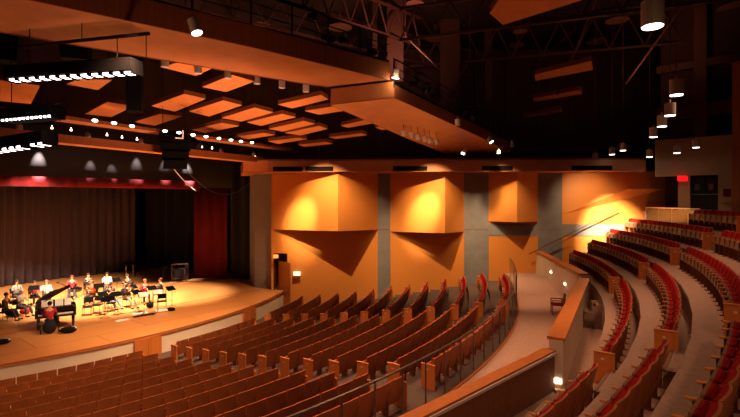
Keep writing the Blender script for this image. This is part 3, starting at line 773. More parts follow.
# ================================================================= SPOT CANS, DOWNLIGHTS
def can(p, r, L, lab, group, glow=None, tilt=(0, 0), cat='spotlight', cord=.0, mt='white_can', lens='lamp'):
    e = empty('spotlight' if cord < .5 else 'pendant_lamp', p, 0, lab, cat, group)
    m = MB(); d = Vector((sin(tilt[0]), sin(tilt[1]), -1)).normalized(); 
    n = 20; u = d.orthogonal().normalized(); w = d.cross(u)
    m.tube((0, 0, 0), -d * L, r, n=20); o = m.build('housing', mt, e)
    if glow: MB().tube(d * .001, d * .012, r * .93, r * .9, n=20).build('lens', lens, e)
    MB().tube(-d * L, -d * L + Vector((0, 0, .12)), .03, n=8).build('mount', mt, e)
    if cord: MB().tube(-d * L + Vector((0, 0, .1)), -d * L + Vector((0, 0, cord)), .012, n=6).build('cord', 'steel_brown', e)
    return e
for i, (x, y) in enumerate(((165, 67), (198, 73.5), (228, 78.5), (257, 84), (282, 88), (306, 92))):
    zz = Z1 - .42; p = atz(x, y, zz) if False else None
    k = [(-7.4, 17.5), (-6.35, 18.3), (-5.4, 19.05), (-4.45, 19.75), (-3.55, 20.35), (-2.75, 20.95)][i]
    D = k[1] + .1; p = at(x, y, D)
    can(p, .14, .34, '%s white cylinder spotlight from the left along the bridge edge' % ordw(i), 'white spotlights under the bridge', cord=.3)
can(at(197, 33, 14.0), .17, .42, 'tilted white cylinder spotlight with lit lens on the bridge fascia', None, True, (.35, -.1), cord=.3)
can(at(395.5, 78, 20.1), .17, .36, 'brightly lit white spotlight at the corner of the two bridges', None, True, (-.15, .1), cord=.3)
for i, (x, y) in enumerate(((405, 134.5), (412.5, 136.5), (419, 138.5), (425.5, 140.5), (431, 142), (437.5, 143.5))):
    can(at(x, y + 1, 23.6 + i * .22), .13, .26, '%s of six small pale spotlights in a row below second bridge' % ordw(i), 'six small spotlights', tilt=(.3, 0), cord=.4)
can(at(457.5, 125.5, 22.8), .13, .3, 'small pale spotlight on the outer edge of the second bridge', None)
can(at(491.5, 142, 25.4), .13, .25, 'lit small spotlight near the lower end of the second bridge', None, True, (.5, -.4))
can(at(463, 153.5, 27.0), .12, .3, 'tilted lit spotlight under the tip of the second bridge', None, True, (-.7, -.5))
can(at(498.5, 153.2, 26.6), .1, .16, 'tiny lit spotlight close to the tip of the second bridge', None, True)
can(at(512, 147, 27.0), .1, .3, 'small pale spotlight standing at the very tip of the second bridge', None)
for i, (x, y) in enumerate(((95, 120.5), (114, 123), (132, 126), (165, 131), (179, 132.5), (193, 134.8), (206, 136.6), (219, 138.3), (231, 140), (241, 141.3), (252, 142.6))):
    D = 16.6 + (x - 95) * .05; p = at(x, y, D)
    can(p, .10, .06, '%s small bright downlight from the left above the upper header beam' % ordw(i), 'header downlights', True, (.15, -.45), mt='black_metal')
for i, (x, y) in enumerate(((20, 131), (88.5, 138.5), (142, 144.5), (222, 153.5), (254.5, 156.8))):
    D = 17.3 + x * .047; p = at(x, y, D)
    can(p, .11, .26, '%s small lit spotlight from the left along the lower header beam' % ordw(i), 'header spotlights', True, (.4, -.35), cord=.3, lens='lamp_small')
for i, (x, y) in enumerate(((52, 128), (71, 130), (107, 135), (122, 137.5), (137, 139.5), (202, 147), (212, 148.3))):
    p = at(x, y, 19.5 + x * .04); m = MB(); m.ellipsoid((0, 0, 0), (.045, .045, .045)); m.tube((0, 0, .03), (0, 0, .1), .02, n=6)
    o = m.build('bulb', 'lamp_small'); o.location = p; tag(o, '%s tiny bright bulb from the left between the two header beams' % ordw(i), 'bulb', 'tiny bulbs')
pend = [(652.5, 26.5, 7.5, 'largest pendant cylinder lamp, at the top right'), (676.5, 95, 12.4, 'second largest hanging cylinder lamp, just below and right of the largest'), (670, 115.5, 15.4, 'third hanging cylinder lamp down the right hand line'),
        (662, 126.5, 17.4, 'fourth hanging cylinder lamp down the right hand line'), (653.5, 137, 20.4, 'lowest hanging cylinder lamp of the right hand line'),
        (696, 147.5, 24.0, 'hanging cylinder lamp in front of the beige rear wall, nearer the corner pilaster'), (677, 153, 25.0, 'hanging cylinder lamp in front of the beige rear wall, above the exit sign'),
        (623, 150.5, 25.7, 'hanging cylinder lamp nearest the beige wall in the row of three over the ledge'), (612, 154.5, 27.0, 'middle hanging cylinder lamp in the row of three over the ledge'), (595, 159.5, 28.2, 'leftmost hanging cylinder lamp in the row of three over the ledge'),
        (649.5, 157, 26.5, 'small hanging cylinder lamp beside the left end of the beige wall')]
PENDL = []
for x, y, D, lab in pend:
    p = at(x, y, D); can(p, .165, .40, lab, 'hanging cylinder lamps', True, cat='pendant lamp', cord=17.3 - p.z - .4, mt='white_can'); PENDL.append(p)

# ================================================================= TRUSSES, DISCS, GEAR in the dark roof
def truss(a, b, h, n, lab, r=.05, cat='truss'):
    O = a.copy(); e = empty('roof_truss', O, 0, lab, cat, 'roof trusses'); up = Vector((0, 0, h))
    MB().beam(a, b, .12, .12).build('bottom_chord', 'steel_brown', e, local=O); MB().beam(a + up, b + up, .12, .12).build('top_chord', 'steel_brown', e, local=O)
    m = MB()
    for i in range(n):
        p = a.lerp(b, i / n); q = a.lerp(b, (i + .5) / n) + up; s_ = a.lerp(b, (i + 1) / n)
        m.tube(p, q, r, n=6); m.tube(q, s_, r, n=6)
    m.build('web', 'steel_brown', e, local=O)
truss(at(372, 70, 33), at(760, 36, 26), 2.0, 12, 'brown steel roof truss crossing high behind the pendant lamps')
truss(at(400, 40, 21), at(760, -5, 17), 1.4, 9, 'brown steel roof truss across the top right of the picture')
truss(at(200, 10, 26), at(470, 75, 33), 1.7, 10, 'brown steel roof truss behind the bridge railing')
truss(at(250, -10, 19), at(420, 46, 27), 1.6, 8, 'brown steel roof truss close above the bridge railing')
for x0, y0, x1, y1, D, w, lab in ((395, -20, 395, 82, 26, .9, 'broad brown steel column behind the bridge corner'), (450, -20, 450, 160, 30, 1.2, 'broad dark steel column left of the upper wooden panel'),
                           (375, -20, 375, 62, 27, .28, 'thin dark steel hanger left of the broad column'), (489, -10, 487, 160, 32, .5, 'thin dark steel column right of the broad dark one')):
    a, b = at(x0, y0, D), at(x1, y1, D); O = (a + b) / 2; m = MB(); m.box(-w / 2, w / 2, -.15, -.1, -abs(a.z - b.z) / 2, abs(a.z - b.z) / 2); m.box(-w / 2, w / 2, .1, .15, -abs(a.z - b.z) / 2, abs(a.z - b.z) / 2); m.box(-.04, .04, -.1, .1, -abs(a.z - b.z) / 2, abs(a.z - b.z) / 2)
    o = m.build('steel_column', 'steel_brown'); o.location = O; tag(o, lab, 'column', 'steel columns in the roof')
for i, (x0, y0, x1, y1, D) in enumerate(((405, 36, 440, 70, 24), (600, -10, 557, 95, 25), (690, -5, 625, 85, 24), (505, 5, 484, -15, 20), (540, 60, 575, 30, 31), (445, 5, 405, -15, 22), (470, 60, 447, 95, 29), (560, 16, 640, 6, 22))):
    a, b = at(x0, y0, D), at(x1, y1, D); m = MB(); m.tube(a, b, .05, n=6); hi = a if a.z > b.z else b; m.tube(hi, Vector((hi.x, hi.y, 17.45)), .03, n=6); o = m.build('steel_brace', 'steel_brown', local=a); tag(o, 'slanting thin steel brace in the dark roof, %s from the left' % ordw([1, 6, 7, 4, 5, 0, 2, 3][i]), 'brace', 'roof braces')
for i, (x, y, w) in enumerate(((262, 24, 16), (435, 39, 17), (520, 31, 14), (517, 45, 15), (597, 41, 20), (617, 20, 22), (696, 31, 22), (735, 6, 30), (415, 3, 18), (340, 27, 24))):
    D = F * (16.4 - CZ) / (HOR - y); p = at(x, y, D); r = w / 2 / F * D
    m = MB(); m.tube((0, 0, -.04), (0, 0, .04), r, r * .9, n=24); m.tube((0, 0, .04), (0, 0, .96), .03, n=6); o = m.build('ceiling_disc', 'disc'); o.location = p
    tag(o, 'pale round disc under the dark roof, %s' % ['above the left part of the bridge railing', 'right of the broad steel column', 'small one below the upper wooden panel', 'lower small one below the upper wooden panel', 'left of the pendant cords', 'just left of the largest pendant lamp', 'right of the pendant cords', 'at the top right corner', 'at the top edge in the centre', 'behind the stage lights on the bridge'][i], 'ceiling disc', 'round ceiling discs')
# theatre lanterns standing on the bridges
for i, (x, y, D, rz) in enumerate(((312, 16, 19.2, 30), (328, 38, 19.2, 60), (344, 40, 19.7, -20), (372, 52, 20.3, 20), (415, 84, 21.6, 40), (427, 90, 22.2, -30), (437, 97, 22.8, 50), (462, 112, 24.2, 20), (473, 118, 25, -20))):
    p = at(x, y, D); e = empty('stage_lantern', p, R(rz), '%s dark theatre lantern from the left clamped on the bridge rail' % ordw(i), 'stage light', 'lanterns on the bridges')
    MB().tube((0, -.25, -.08), (0, .3, .1), .15, .11, n=14).build('housing', 'black_metal', e)
    m = MB(); m.tube((-.19, 0, 0), (-.19, 0, .3), .015); m.tube((.19, 0, 0), (.19, 0, .3), .015); m.tube((-.19, 0, .3), (.19, 0, .3), .015); m.tube((0, 0, .3), (0, 0, .42), .03); m.build('yoke', 'black_metal', e)
    MB().tube((0, -.26, -.083), (0, -.25, -.08), .135, n=14).build('lens', 'window_dark', e)

# ================================================================= PEOPLE
def skin_mesh(name, verts, radii, edges, roots, m_, sub=1):
    me = bpy.data.meshes.new(name); me.from_pydata([tuple(v) for v in verts], edges, [])
    o = bpy.data.objects.new(name, me); COL.objects.link(o)
    sk = o.modifiers.new('skin', 'SKIN'); sk.use_smooth_shade = True
    for i, r in enumerate(radii):
        d = me.skin_vertices[0].data[i]; d.radius = (r, r) if not isinstance(r, tuple) else r; d.use_root = i in roots
    sb = o.modifiers.new('sub', 'SUBSURF'); sb.levels = sub; sb.render_levels = sub
    bpy.context.view_layer.update()
    dg = bpy.context.evaluated_depsgraph_get(); new = bpy.data.meshes.new_from_object(o.evaluated_get(dg)); new.name = name
    bpy.data.objects.remove(o); new.materials.clear(); new.materials.append(M[m_])
    for p in new.polygons: p.use_smooth = True
    return new
def link(name, me, parent):
    o = bpy.data.objects.new(name, me); COL.objects.link(o); o.parent = parent; return o
def cmat(c, rough=.85):
    k = 'cloth_%d_%d_%d' % c
    if k not in M: mat(k, c, rough)
    return k
def person(loc, rz, shirt, trousers, hair, label, pose='hold', lean=.05, legs=(.0, .0), sleeves=True, look=0, longhair=False):
    e = empty('person', loc, rz, label, 'person')
    W = {'hold': [Vector((.10, .33, .92)), Vector((-.08, .36, .84))], 'rest': [Vector((.14, .36, .60)), Vector((-.14, .36, .60))],
         'keys': [Vector((.20, .42, .78)), Vector((-.20, .42, .78))], 'low': [Vector((.16, .30, .70)), Vector((-.2, .26, .95))]}[pose]
    hip = Vector((0, 0, .50)); sp = Vector((0, lean * .4, .72)); ch = Vector((0, lean, .97)); nk = Vector((0, lean * 1.3, 1.10)); hb = Vector((0, lean * 1.5 + .015, 1.17)); hc = Vector((look * .02, lean * 1.6 + .02, 1.255)); ht = hc + Vector((0, -.01, .09))
    sh = [Vector((s * .18, lean, 1.02)) for s in (1, -1)]
    el = [Vector((s * .25, lean + .10, .78)) if pose != 'rest' else Vector((s * .24, lean + .04, .76)) for s in (1, -1)]
    kn = [Vector((s * .13, .44, .50 - .02)) for s in (1, -1)]
    an = [Vector((s * .14, .46 + legs[i], .09)) for i, s in enumerate((1, -1))]
    toe = [a + Vector((0, .15, -.045)) for a in an]
    V = [hip, sp, ch, nk, hb, hc, ht]; Rr = [(.14, .11), (.115, .095), (.14, .10), .055, .06, (.078, .092), .05]; E = [(0, 1), (1, 2), (2, 3), (3, 4), (4, 5), (5, 6)]; roots = [0]
    for i, s in enumerate((0, 1)):
        b = len(V); V += [sh[i], el[i], W[i], W[i] + (W[i] - el[i]).normalized() * .07]; Rr += [.055, .043, .028, (.036, .02)]; E += [(2, b), (b, b + 1), (b + 1, b + 2), (b + 2, b + 3)]
        b = len(V); V += [Vector(((1, -1)[i] * .10, .06, .50)), kn[i], an[i], toe[i]]; Rr += [.085, .06, .042, .035]; E += [(0, b), (b, b + 1), (b + 1, b + 2), (b + 2, b + 3)]
    # fingers: separate short chains rooted inside each palm
    for i, s in enumerate((1, -1)):
        pm = W[i] + (W[i] - el[i]).normalized() * .06; d = (W[i] - el[i]).normalized(); sd = Vector((s, 0, 0)) - d * d.x * s; sd.normalize(); dn = Vector((0, 0, -1))
        for j, (off, L) in enumerate(((-.027, .055), (-.009, .065), (.009, .06), (.026, .048))):
            b = len(V); q = pm + sd * off; V += [q, q + d * L * .6 + dn * .006, q + d * L + dn * .03]; Rr += [.009, .009, .007]; E += [(b, b + 1), (b + 1, b + 2)]; roots.append(b)
        b = len(V); q = pm - sd * .02 - d * .03; V += [q, q - sd * .035 + d * .02, q - sd * .04 + d * .05 + dn * .01]; Rr += [.011, .01, .008]; E += [(b, b + 1), (b + 1, b + 2)]; roots.append(b)
    # nose and ears
    b = len(V); V += [hc + Vector((0, .07, .0)), hc + Vector((0, .105, -.015))]; Rr += [.018, .012]; E += [(b, b + 1)]; roots.append(b)
    for s in (1, -1):
        b = len(V); V += [hc + Vector((s * .07, 0, .0)), hc + Vector((s * .088, -.01, .01))]; Rr += [.018, .014]; E += [(b, b + 1)]; roots.append(b)
    link('body', skin_mesh('body', V, Rr, E, roots, 'skin'), e)
    # shirt
    V = [hip + Vector((0, 0, .02)), sp, ch, nk + Vector((0, -.01, -.03))]; Rr = [(.155, .125), (.135, .115), (.155, .118), .06]; E = [(0, 1), (1, 2), (2, 3)]
    for i in (0, 1):
        b = len(V); end = W[i] if sleeves else el[i]; V += [sh[i], el[i] if sleeves else sh[i].lerp(el[i], .55)]; Rr += [.07, .058]; E += [(2, b), (b, b + 1)]
        if sleeves: V += [el[i].lerp(W[i], .85)]; Rr += [.042]; E += [(b + 1, b + 2)]
    link('shirt', skin_mesh('shirt', V, Rr, E, [0], cmat(shirt)), e)
    V = [hip]; Rr = [(.15, .125)]; E = []
    for i in (0, 1):
        b = len(V); V += [Vector(((1, -1)[i] * .10, .08, .50)), kn[i], an[i] + Vector((0, 0, .02))]; Rr += [.095, .075, .058]; E += [(0, b), (b, b + 1), (b + 1, b + 2)]
    link('trousers', skin_mesh('trousers', V, Rr, E, [0], cmat(trousers)), e)
    for i in (0, 1):
        m = MB(); m.ellipsoid(an[i] + Vector((0, .07, -.045)), (.05, .135, .045), 10, 6); m.build('shoe', 'dark_paint', e, smooth=True)
    m = MB(); m.ellipsoid(hc + Vector((0, -.028, .035)), (.092, .098, .095), 14, 8)
    if longhair: m.ellipsoid(hc + Vector((0, -.06, -.06)), (.085, .05, .14), 12, 8)
    m.build('hair', cmat(hair), e, smooth=True)
    m = MB()
    for s in (1, -1): m.ellipsoid(hc + Vector((s * .03, .083, .012)), (.011, .008, .007), 8, 5)
    m.build('eyes', 'dark_paint', e)
    m = MB(); m.ellipsoid(hc + Vector((0, .088, -.045)), (.024, .007, .006), 8, 5); m.build('mouth', 'red_fabric', e)
    return e
def chair(loc, rz, lab):
    e = empty('musician_chair', loc, rz, lab, 'chair', 'black chairs on the stage')
    MB().box(-.22, .22, -.2, .24, .40, .44, .012).build('seat', 'dark_paint', e)
    MB().hexa([(-.21, -.22, .60), (.21, -.22, .60), (.21, -.19, .60), (-.21, -.19, .60), (-.20, -.29, .86), (.20, -.29, .86), (.20, -.26, .86), (-.20, -.26, .86)]).build('backrest', 'dark_paint', e)
    m = MB()
    for s in (1, -1): m.path([(s * .2, -.17, .42), (s * .2, -.2, .62), (s * .19, -.27, .84)], .011)
    m.build('back_frame', 'black_metal', e)
    for sx in (1, -1):
        for sy in (1, -1): MB().tube((sx * .2, sy * .18 + .02, .42), (sx * .22, sy * .23 + .02, 0), .011, n=6).build('leg', 'black_metal', e)
    return e
def stand(loc, rz, lab, h=1.0, papers=False):
    e = empty('music_stand', loc, rz, lab, 'music stand', 'music stands on the stage')
    m = MB(); m.tube((0, 0, .12), (0, 0, h), .013)
    m.build('pole', 'black_metal', e)
    for k in range(3):
        a = k * 2 * pi / 3; MB().tube((0, 0, .16), (.24 * cos(a), .24 * sin(a), .01), .01, n=6).build('leg', 'black_metal', e)
    t = .38; m = MB(); m.hexa([(-.25, -.02, h - .04), (.25, -.02, h - .04), (.25, .0, h - .05), (-.25, .0, h - .05), (-.24, .25, h + .15), (.24, .25, h + .15), (.24, .26, h + .13), (-.24, .26, h + .13)])
    m.build('desk', 'housing_black', e); MB().box(-.25, .25, -.07, -.0, h - .055, h - .04).build('ledge', 'black_metal', e)
    if papers:
        m = MB(); m.hexa([(-.21, -.03, h - .035), (.21, -.03, h - .035), (.21, -.024, h - .035), (-.21, -.024, h - .035), (-.25, .235, h + .152), (.25, .235, h + .152), (.25, .245, h + .155), (-.25, .245, h + .155)])
        s_ = m.build('sheet_music', 'paper', None); s_.location = loc; s_.rotation_euler = (0, 0, rz); tag(s_, 'white pages on the ' + lab, 'sheet music')
    return e
def seated(x, y, hz=1.25):
    D = F * (CZ - hz) / (y - HOR); return Vector(((x - 370) / F * D, D, 0))
# x, y of the head; facing (deg, 0 = +y away from the camera)
FR = -128
ppl = [(16, 282, FR + 10, (120, 112, 110), (50, 46, 50), (40, 26, 22), 'person in grey top and dark cap at the left of the back row', 'hold', (0, 0), True),
 (20, 291.6, -95, (150, 130, 108), (70, 60, 60), (180, 160, 140), 'person in tan top with pale hair at the left of the stage', 'hold', (0, .1), True),
 (4.5, 295, -80, (88, 60, 52), (34, 30, 36), (70, 40, 26), 'person in brown sleeves at the very left edge of the picture', 'low', (.1, .1), True),
 (34, 282.6, FR, (110, 30, 34), (30, 26, 30), (40, 24, 20), 'person in dark red top behind the open piano lid, left one', 'hold', (0, 0), True),
 (46.5, 282, FR - 20, (226, 206, 190), (60, 50, 50), (120, 70, 44), 'person in white top behind the open piano lid', 'hold', (0, 0), True),
 (72, 277, -150, (196, 44, 48), (52, 50, 64), (130, 40, 36), 'person in red top holding a long dark instrument right of the piano', 'low', (.15, .1), True),
 (92, 282, 180, (236, 84, 34), (60, 46, 44), (176, 96, 50), 'person in bright orange shirt seated facing the hall', 'hold', (0, 0), True),
 (88, 275, FR - 10, (60, 36, 40), (40, 34, 40), (60, 34, 26), 'person in dark top sitting behind the one in orange', 'hold', (0, 0), True),
 (107, 274, FR - 20, (238, 226, 214), (60, 54, 60), (36, 22, 20), 'person in white shirt with dark hair in the back row', 'hold', (0, 0), True),
 (110, 285, -120, (26, 24, 28), (116, 116, 136), (44, 28, 24), 'person in black t-shirt and grey jeans with legs stretched out', 'hold', (.28, .34), False),
 (128, 276, 175, (54, 46, 54), (50, 44, 46), (70, 40, 28), 'person in dark top at the back near the cymbals', 'hold', (0, 0), True),
 (128, 284, -125, (60, 30, 32), (150, 116, 92), (60, 32, 26), 'person in dark top and tan trousers in the front row', 'hold', (.2, .25), True),
 (144.5, 281, -140, (150, 28, 38), (70, 40, 40), (150, 80, 50), 'person in red top leaning over a white sheet near the right end', 'hold', (0, 0), True),
 (162, 280, 110, (38, 28, 32), (170, 150, 140), (90, 44, 30), 'person in dark top and pale trousers seated rightmost on the stage', 'hold', (.05, 0), True)]
for x, y, rz, sc, tc, hc, lab, pose, lg, slv in ppl:
    p = seated(x, y)
    person(p, R(rz), sc, tc, hc, lab, pose, .05, lg, slv)
    ch = chair(p + Vector((0, 0, 0)) , R(rz), 'black chair under the ' + lab.split(' at the')[0] if False else 'black chair carrying the ' + ' '.join(lab.split()[:8]))
# instruments
def on(x, y, dz, rz):
    return seated(x, y) + Matrix.Rotation(R(rz), 3, 'Z') @ Vector(dz)
for (x, y, rz, kind, lab) in ((16, 282, FR + 10, 0, 'thin dark wind instrument held by the person in grey at the back left'), (46.5, 282, FR - 20, 0, 'thin dark wind instrument held by the person in white behind the piano'),
                  (88, 275, FR - 10, 0, 'thin dark wind instrument behind the orange shirt'), (107, 274, FR - 20, 1, 'brass coloured instrument held by the person in white shirt'),
                  (128, 276, 175, 0, 'thin dark wind instrument held near the cymbals'), (128, 284, -125, 1, 'brass coloured instrument held by the person in tan trousers'), (110, 285, -120, 0, 'thin dark wind instrument held by the person in black t-shirt')):
    p = on(x, y, (0.02, .42, .86), rz); m = MB(); a = Vector((0, -.22, .26)); b = Vector((0, .1, -.32))
    m.tube(a, b, .012, .016, 8); m.tube(b, b + Vector((0, .03, -.09)), .018, .045 if kind == 0 else .07, 10); m.tube(a, a + Vector((0, -.05, .04)), .008, .006, 6)
    if kind: m.path([b, b + Vector((0, .08, -.06)), b + Vector((0, .14, .05))], .03, 8); m.tube(b + Vector((0, .14, .05)), b + Vector((0, .17, .16)), .03, .07, 10)
    for j in range(5): q = a.lerp(b, .3 + .13 * j); m.tube(q, q + Vector((.02, .01, .0)), .01, n=5)
    o = m.build('wind_instrument', 'brass' if kind else 'black_metal'); o.location = p; o.rotation_euler = (0, 0, R(rz)); tag(o, lab, 'instrument')
p = on(72, 277, (-.1, .36, .60), -150); m = MB()
m.ellipsoid((-.2, 0, -.06), (.24, .05, .17), 14, 8); m.ellipsoid((.02, 0, .0), (.16, .045, .12), 14, 8); m.beam((.1, .0, .03), (.75, .02, .42), .05, .03); m.box(.72, .86, -.0, .03, .40, .47)
o = m.build('bass_guitar', 'piano_black', smooth=False); o.location = p; o.rotation_euler = (0, 0, R(-150)); tag(o, 'long dark stringed instrument held across the lap of the person in red', 'instrument')
# music stands
for i, (x, y, rz, pp, lab) in enumerate(((33, 287, 20, False, 'black music stand behind the piano at the left'), (99, 285, 40, False, 'black music stand between the back row and the orange shirt'),
        (104, 293, 60, False, 'black music stand left of the black t-shirt'), (118, 293, 60, False, 'black music stand right of the black t-shirt'), (117, 279, 50, False, 'black music stand in the back row with raised desk'),
        (134, 286, 60, False, 'black music stand behind the tan trousers'), (138, 291, 70, False, 'black music stand in front of the red top'), (153, 287, 50, False, 'black music stand at the right of the back row'),
        (172, 287.5, 60, False, 'black music stand farthest right with tilted desk'), (144, 294, 30, True, 'black music stand with white pages in front of the red top'), (158, 291.5, 30, True, 'black music stand with white pages at the right end'),
        (104, 301, 0, False, 'thin black stand in front, left of the stretched legs'))):
    if i == 11: p = atz(105, 318, 0); stand(p, 0, lab, .85); continue
    D = F * (CZ - 1.1) / (y - HOR); stand(Vector(((x - 370) / F * D, D, 0)), R(rz), lab, 1.0, pp)
# empty chairs
for x, y, rz, lab in ((88, 315, 180 + 20, 'empty black chair in front of the orange shirt'), (97, 313, 190, 'second empty black chair beside the first, in front of the orange shirt'), (162, 309, 30, 'empty black chair at the right end with its back to the hall'), (111, 311, 20, 'empty black chair left of the stretched legs')):
    chair(atz(x, y, 0), R(rz), lab)
# things on the floor
def flat(x0, y0, x1, y1, w, h, name, m_, lab, cat):
    a = atz(x0, y0, 0); b = atz(x1, y1, 0); mm = MB(); mm.beam(a + Vector((0, 0, .004 + h / 2)), b + Vector((0, 0, .004 + h / 2)), w, h); o = mm.build(name, m_, local=a); return tag(o, lab, cat)
flat(116, 321.5, 129, 319, .35, .006, 'sheet_music', 'paper', 'white sheet lying on the stage floor in front of the stretched legs', 'sheet music')
flat(132, 314, 148, 312.5, .45, .006, 'sheet_music', 'paper', 'long white papers lying on the stage floor at the right', 'sheet music')
flat(133, 317.5, 155, 314, .22, .05, 'instrument_case', 'piano_black', 'flat dark instrument case on the stage floor beside white papers', 'case')
def bag(x, y, w, d, h, rz, lab, trim=True, c='dark_paint'):
    p = atz(x, y, 0); e = empty('bag', p, R(rz), lab, 'bag')
    m = MB(); m.ellipsoid((0, 0, h * .5), (w / 2, d / 2, h * .5), 14, 8); m.build('bag_body', c, e, smooth=True)
    if trim:
        m = MB(); pts = [Vector((w * .44 * cos(t * pi / 8), d * .36 * sin(t * pi / 8), h * (.72 + .1 * sin(t * pi / 8)))) for t in range(17)]; m.path(pts, .02, 6); m.build('white_trim', 'paper', e)
bag(68, 333, .7, .4, .28, 20, 'black bag with white outline lying beside the pianist')
bag(171, 311, .45, .3, .2, 0, 'dark bag lying on the stage floor farthest right', False)
bag(161, 312, .7, .35, .16, 15, 'white and black cloth bundle on the stage floor at the right', True, 'paper')
bag(2, 344, .6, .4, .2, 30, 'black and white bag at the left edge near the stage front')
bag(12, 316, .6, .4, .25, 10, 'dark bag under the chairs of the left players', True)
bag(25, 314, .5, .4, .3, 10, 'brown and red bag beside the left players', False, 'red_fabric')
bag(150, 308, .4, .35, .35, 10, 'bulky dark bag hung behind the right hand chair', False)
# cymbals and rack
for x, y, lab in ((126, 279, 'thin cymbal stand with bright tilted cymbal, left one'), (133, 279, 'thin cymbal stand with bright tilted cymbal, right one')):
    p = atz(x, y, 0); e = empty('cymbal_stand', p, 0, lab, 'cymbal stand')
    MB().tube((0, 0, .1), (0, 0, 1.15), .015).build('pole', 'chrome', e); MB().tube((-.2, -.05, 1.03), (-.2, -.05, 1.04), .01).tube((0, 0, 1.15), (.02, -.01, 1.18), .22, .03, 18).build('cymbal', 'brass', e)
    for k in range(3): MB().tube((0, 0, .3), (.25 * cos(k * 2.1), .25 * sin(k * 2.1), .01), .012, n=6).build('leg', 'chrome', e)
p = atz(180, 281.5, 0); e = empty('metal_rack', p, 0, 'pale square metal frame rack standing in the shadow beside the red curtain', 'rack')
for sx in (-.5, .5):
    for sy in (-.2, .2): MB().tube((sx, sy, 0), (sx, sy, 1.28), .025, n=6).build('leg', 'tube_steel', e)
for z in (.22, 1.26):
    m = MB(); [m.tube((-.5, s, z), (.5, s, z), .02, n=6) for s in (-.2, .2)]; [m.tube((s, -.2, z), (s, .2, z), .02, n=6) for s in (-.5, .5)]; m.build('cross_bar', 'tube_steel', e)
MB().box(-.35, .3, -.15, .15, .24, .95, .05).build('dark_case', 'black_cloth', e)
stand(atz(163, 284, 0), R(30), 'dim music stand in the shadow left of the metal rack', 1.15)

# ================================================================= PIANO
pp = atz(56, 329, 0); PR = R(33)
e = empty('grand_piano', pp, PR, 'black grand piano with raised lid and white sheets on its desk', 'piano')
out = [(-.78, 0), (.78, 0), (.78, .75), (.70, 1.05), (.42, 1.3), (.22, 1.6), (.1, 1.95), (-.18, 2.2), (-.52, 2.2), (-.78, 1.95)]
m = MB()
n = len(out); vs = []
for z in (.62, .98):
    vs += [(x, y, z) for x, y in out]
m.add(vs, [tuple(reversed(range(n)))] + [(i, (i + 1) % n, n + (i + 1) % n, n + i) for i in range(1, n)])
m.box(-.78, .78, -.0, .03, .62, .70); m.box(-.78, -.66, -.22, .0, .62, .93, .01); m.box(.66, .78, -.22, .0, .62, .93, .01); m.box(-.78, .78, -.24, .0, .58, .66, .01)
m.build('case', 'piano_black', e)
m = MB(); m.prism([(x * .97, .02 + y * .975) for x, y in out], .84, .86); m.build('soundboard', 'string_gold', e)
MB().box(-.66, .66, .0, .22, .80, .98, .01).build('fallboard', 'piano_black', e)
k = MB(); [k.box(-.655 + i * 1.31 / 52 + .001, -.655 + (i + 1) * 1.31 / 52 - .001, -.19, -.0, .68, .735) for i in range(52)]; k.build('white_keys', 'ivory', e)
k = MB(); [k.box(-.655 + i * 1.31 / 52 - .006, -.655 + i * 1.31 / 52 + .006, -.12, .0, .735, .75) for i in range(1, 52) if i % 7 not in (2, 6)]; k.build('black_keys', 'piano_black', e)
for lx, ly in ((-.66, .1), (.66, .1), (-.25, 1.9)):
    m = MB(); m.hexa([(lx - .05, ly - .05, .08), (lx + .05, ly - .05, .08), (lx + .05, ly + .05, .08), (lx - .05, ly + .05, .08), (lx - .075, ly - .075, .62), (lx + .075, ly - .075, .62), (lx + .075, ly + .075, .62), (lx - .075, ly + .075, .62)]); m.tube((lx, ly - .03, .04), (lx, ly + .03, .04), .04, n=10)
    m.build('leg', 'piano_black', e)
m = MB(); m.box(-.12, .12, .3, .36, .12, .62); m.box(-.15, .15, .2, .38, .1, .16); m.build('pedal_lyre', 'piano_black', e)
# lid: hinged on the long straight (left) side, raised about forty degrees
ang = R(31); m = MB(); vs = []
for t in (0, .03):
    for x, y in [(-.80, .28)] + [(.80, .28)] + [(a * 1.02, b * 1.01) for a, b in out[2:]] :
        u = x + .80; vs.append((-.80 + u * cos(ang) - t * sin(ang), y, 1.0 + u * sin(ang) + t * cos(ang)))
n2 = len(vs) // 2; m.add(vs, [tuple(range(n2)), tuple(range(n2, 2 * n2))] + [(i, (i + 1) % n2, n2 + (i + 1) % n2, n2 + i) for i in range(n2)])
m.build('lid', 'piano_black', e)
MB().tube((.70, 1.0, .98), (.42, .95, 1.72), .014).build('lid_prop', 'piano_black', e)
MB().hexa([(-.42, .22, 1.0), (.42, .22, 1.0), (.42, .25, 1.0), (-.42, .25, 1.0), (-.42, .32, 1.27), (.42, .32, 1.27), (.42, .35, 1.27), (-.42, .35, 1.27)]).build('music_desk', 'piano_black', e)
for i, xo in enumerate((-.33, .12, .45)):
    m = MB(); w = (.44, .32, .26)[i]; m.hexa([(xo - w / 2, .205, 1.01), (xo + w / 2, .205, 1.01), (xo + w / 2, .21, 1.01), (xo - w / 2, .21, 1.01), (xo - w / 2, .30, 1.3), (xo + w / 2, .30, 1.3), (xo + w / 2, .305, 1.3), (xo - w / 2, .305, 1.3)])
    o = m.build('sheet_music', 'paper'); o.location = pp; o.rotation_euler = (0, 0, PR); tag(o, ['left white page', 'middle white page', 'right white page'][i] + ' standing on the piano music desk', 'sheet music')
rot = Matrix.Rotation(PR, 3, 'Z')
bp = pp + rot @ Vector((-.22, -.60, 0))
person(bp + Vector((0, 0, 0)), PR, (168, 40, 48), (26, 22, 30), (26, 18, 18), 'person in red top and dark trousers playing the piano, seen from behind', 'keys', .08, (-.08, -.08), True)
e = empty('piano_bench', bp, PR, 'black piano bench under the pianist', 'bench')
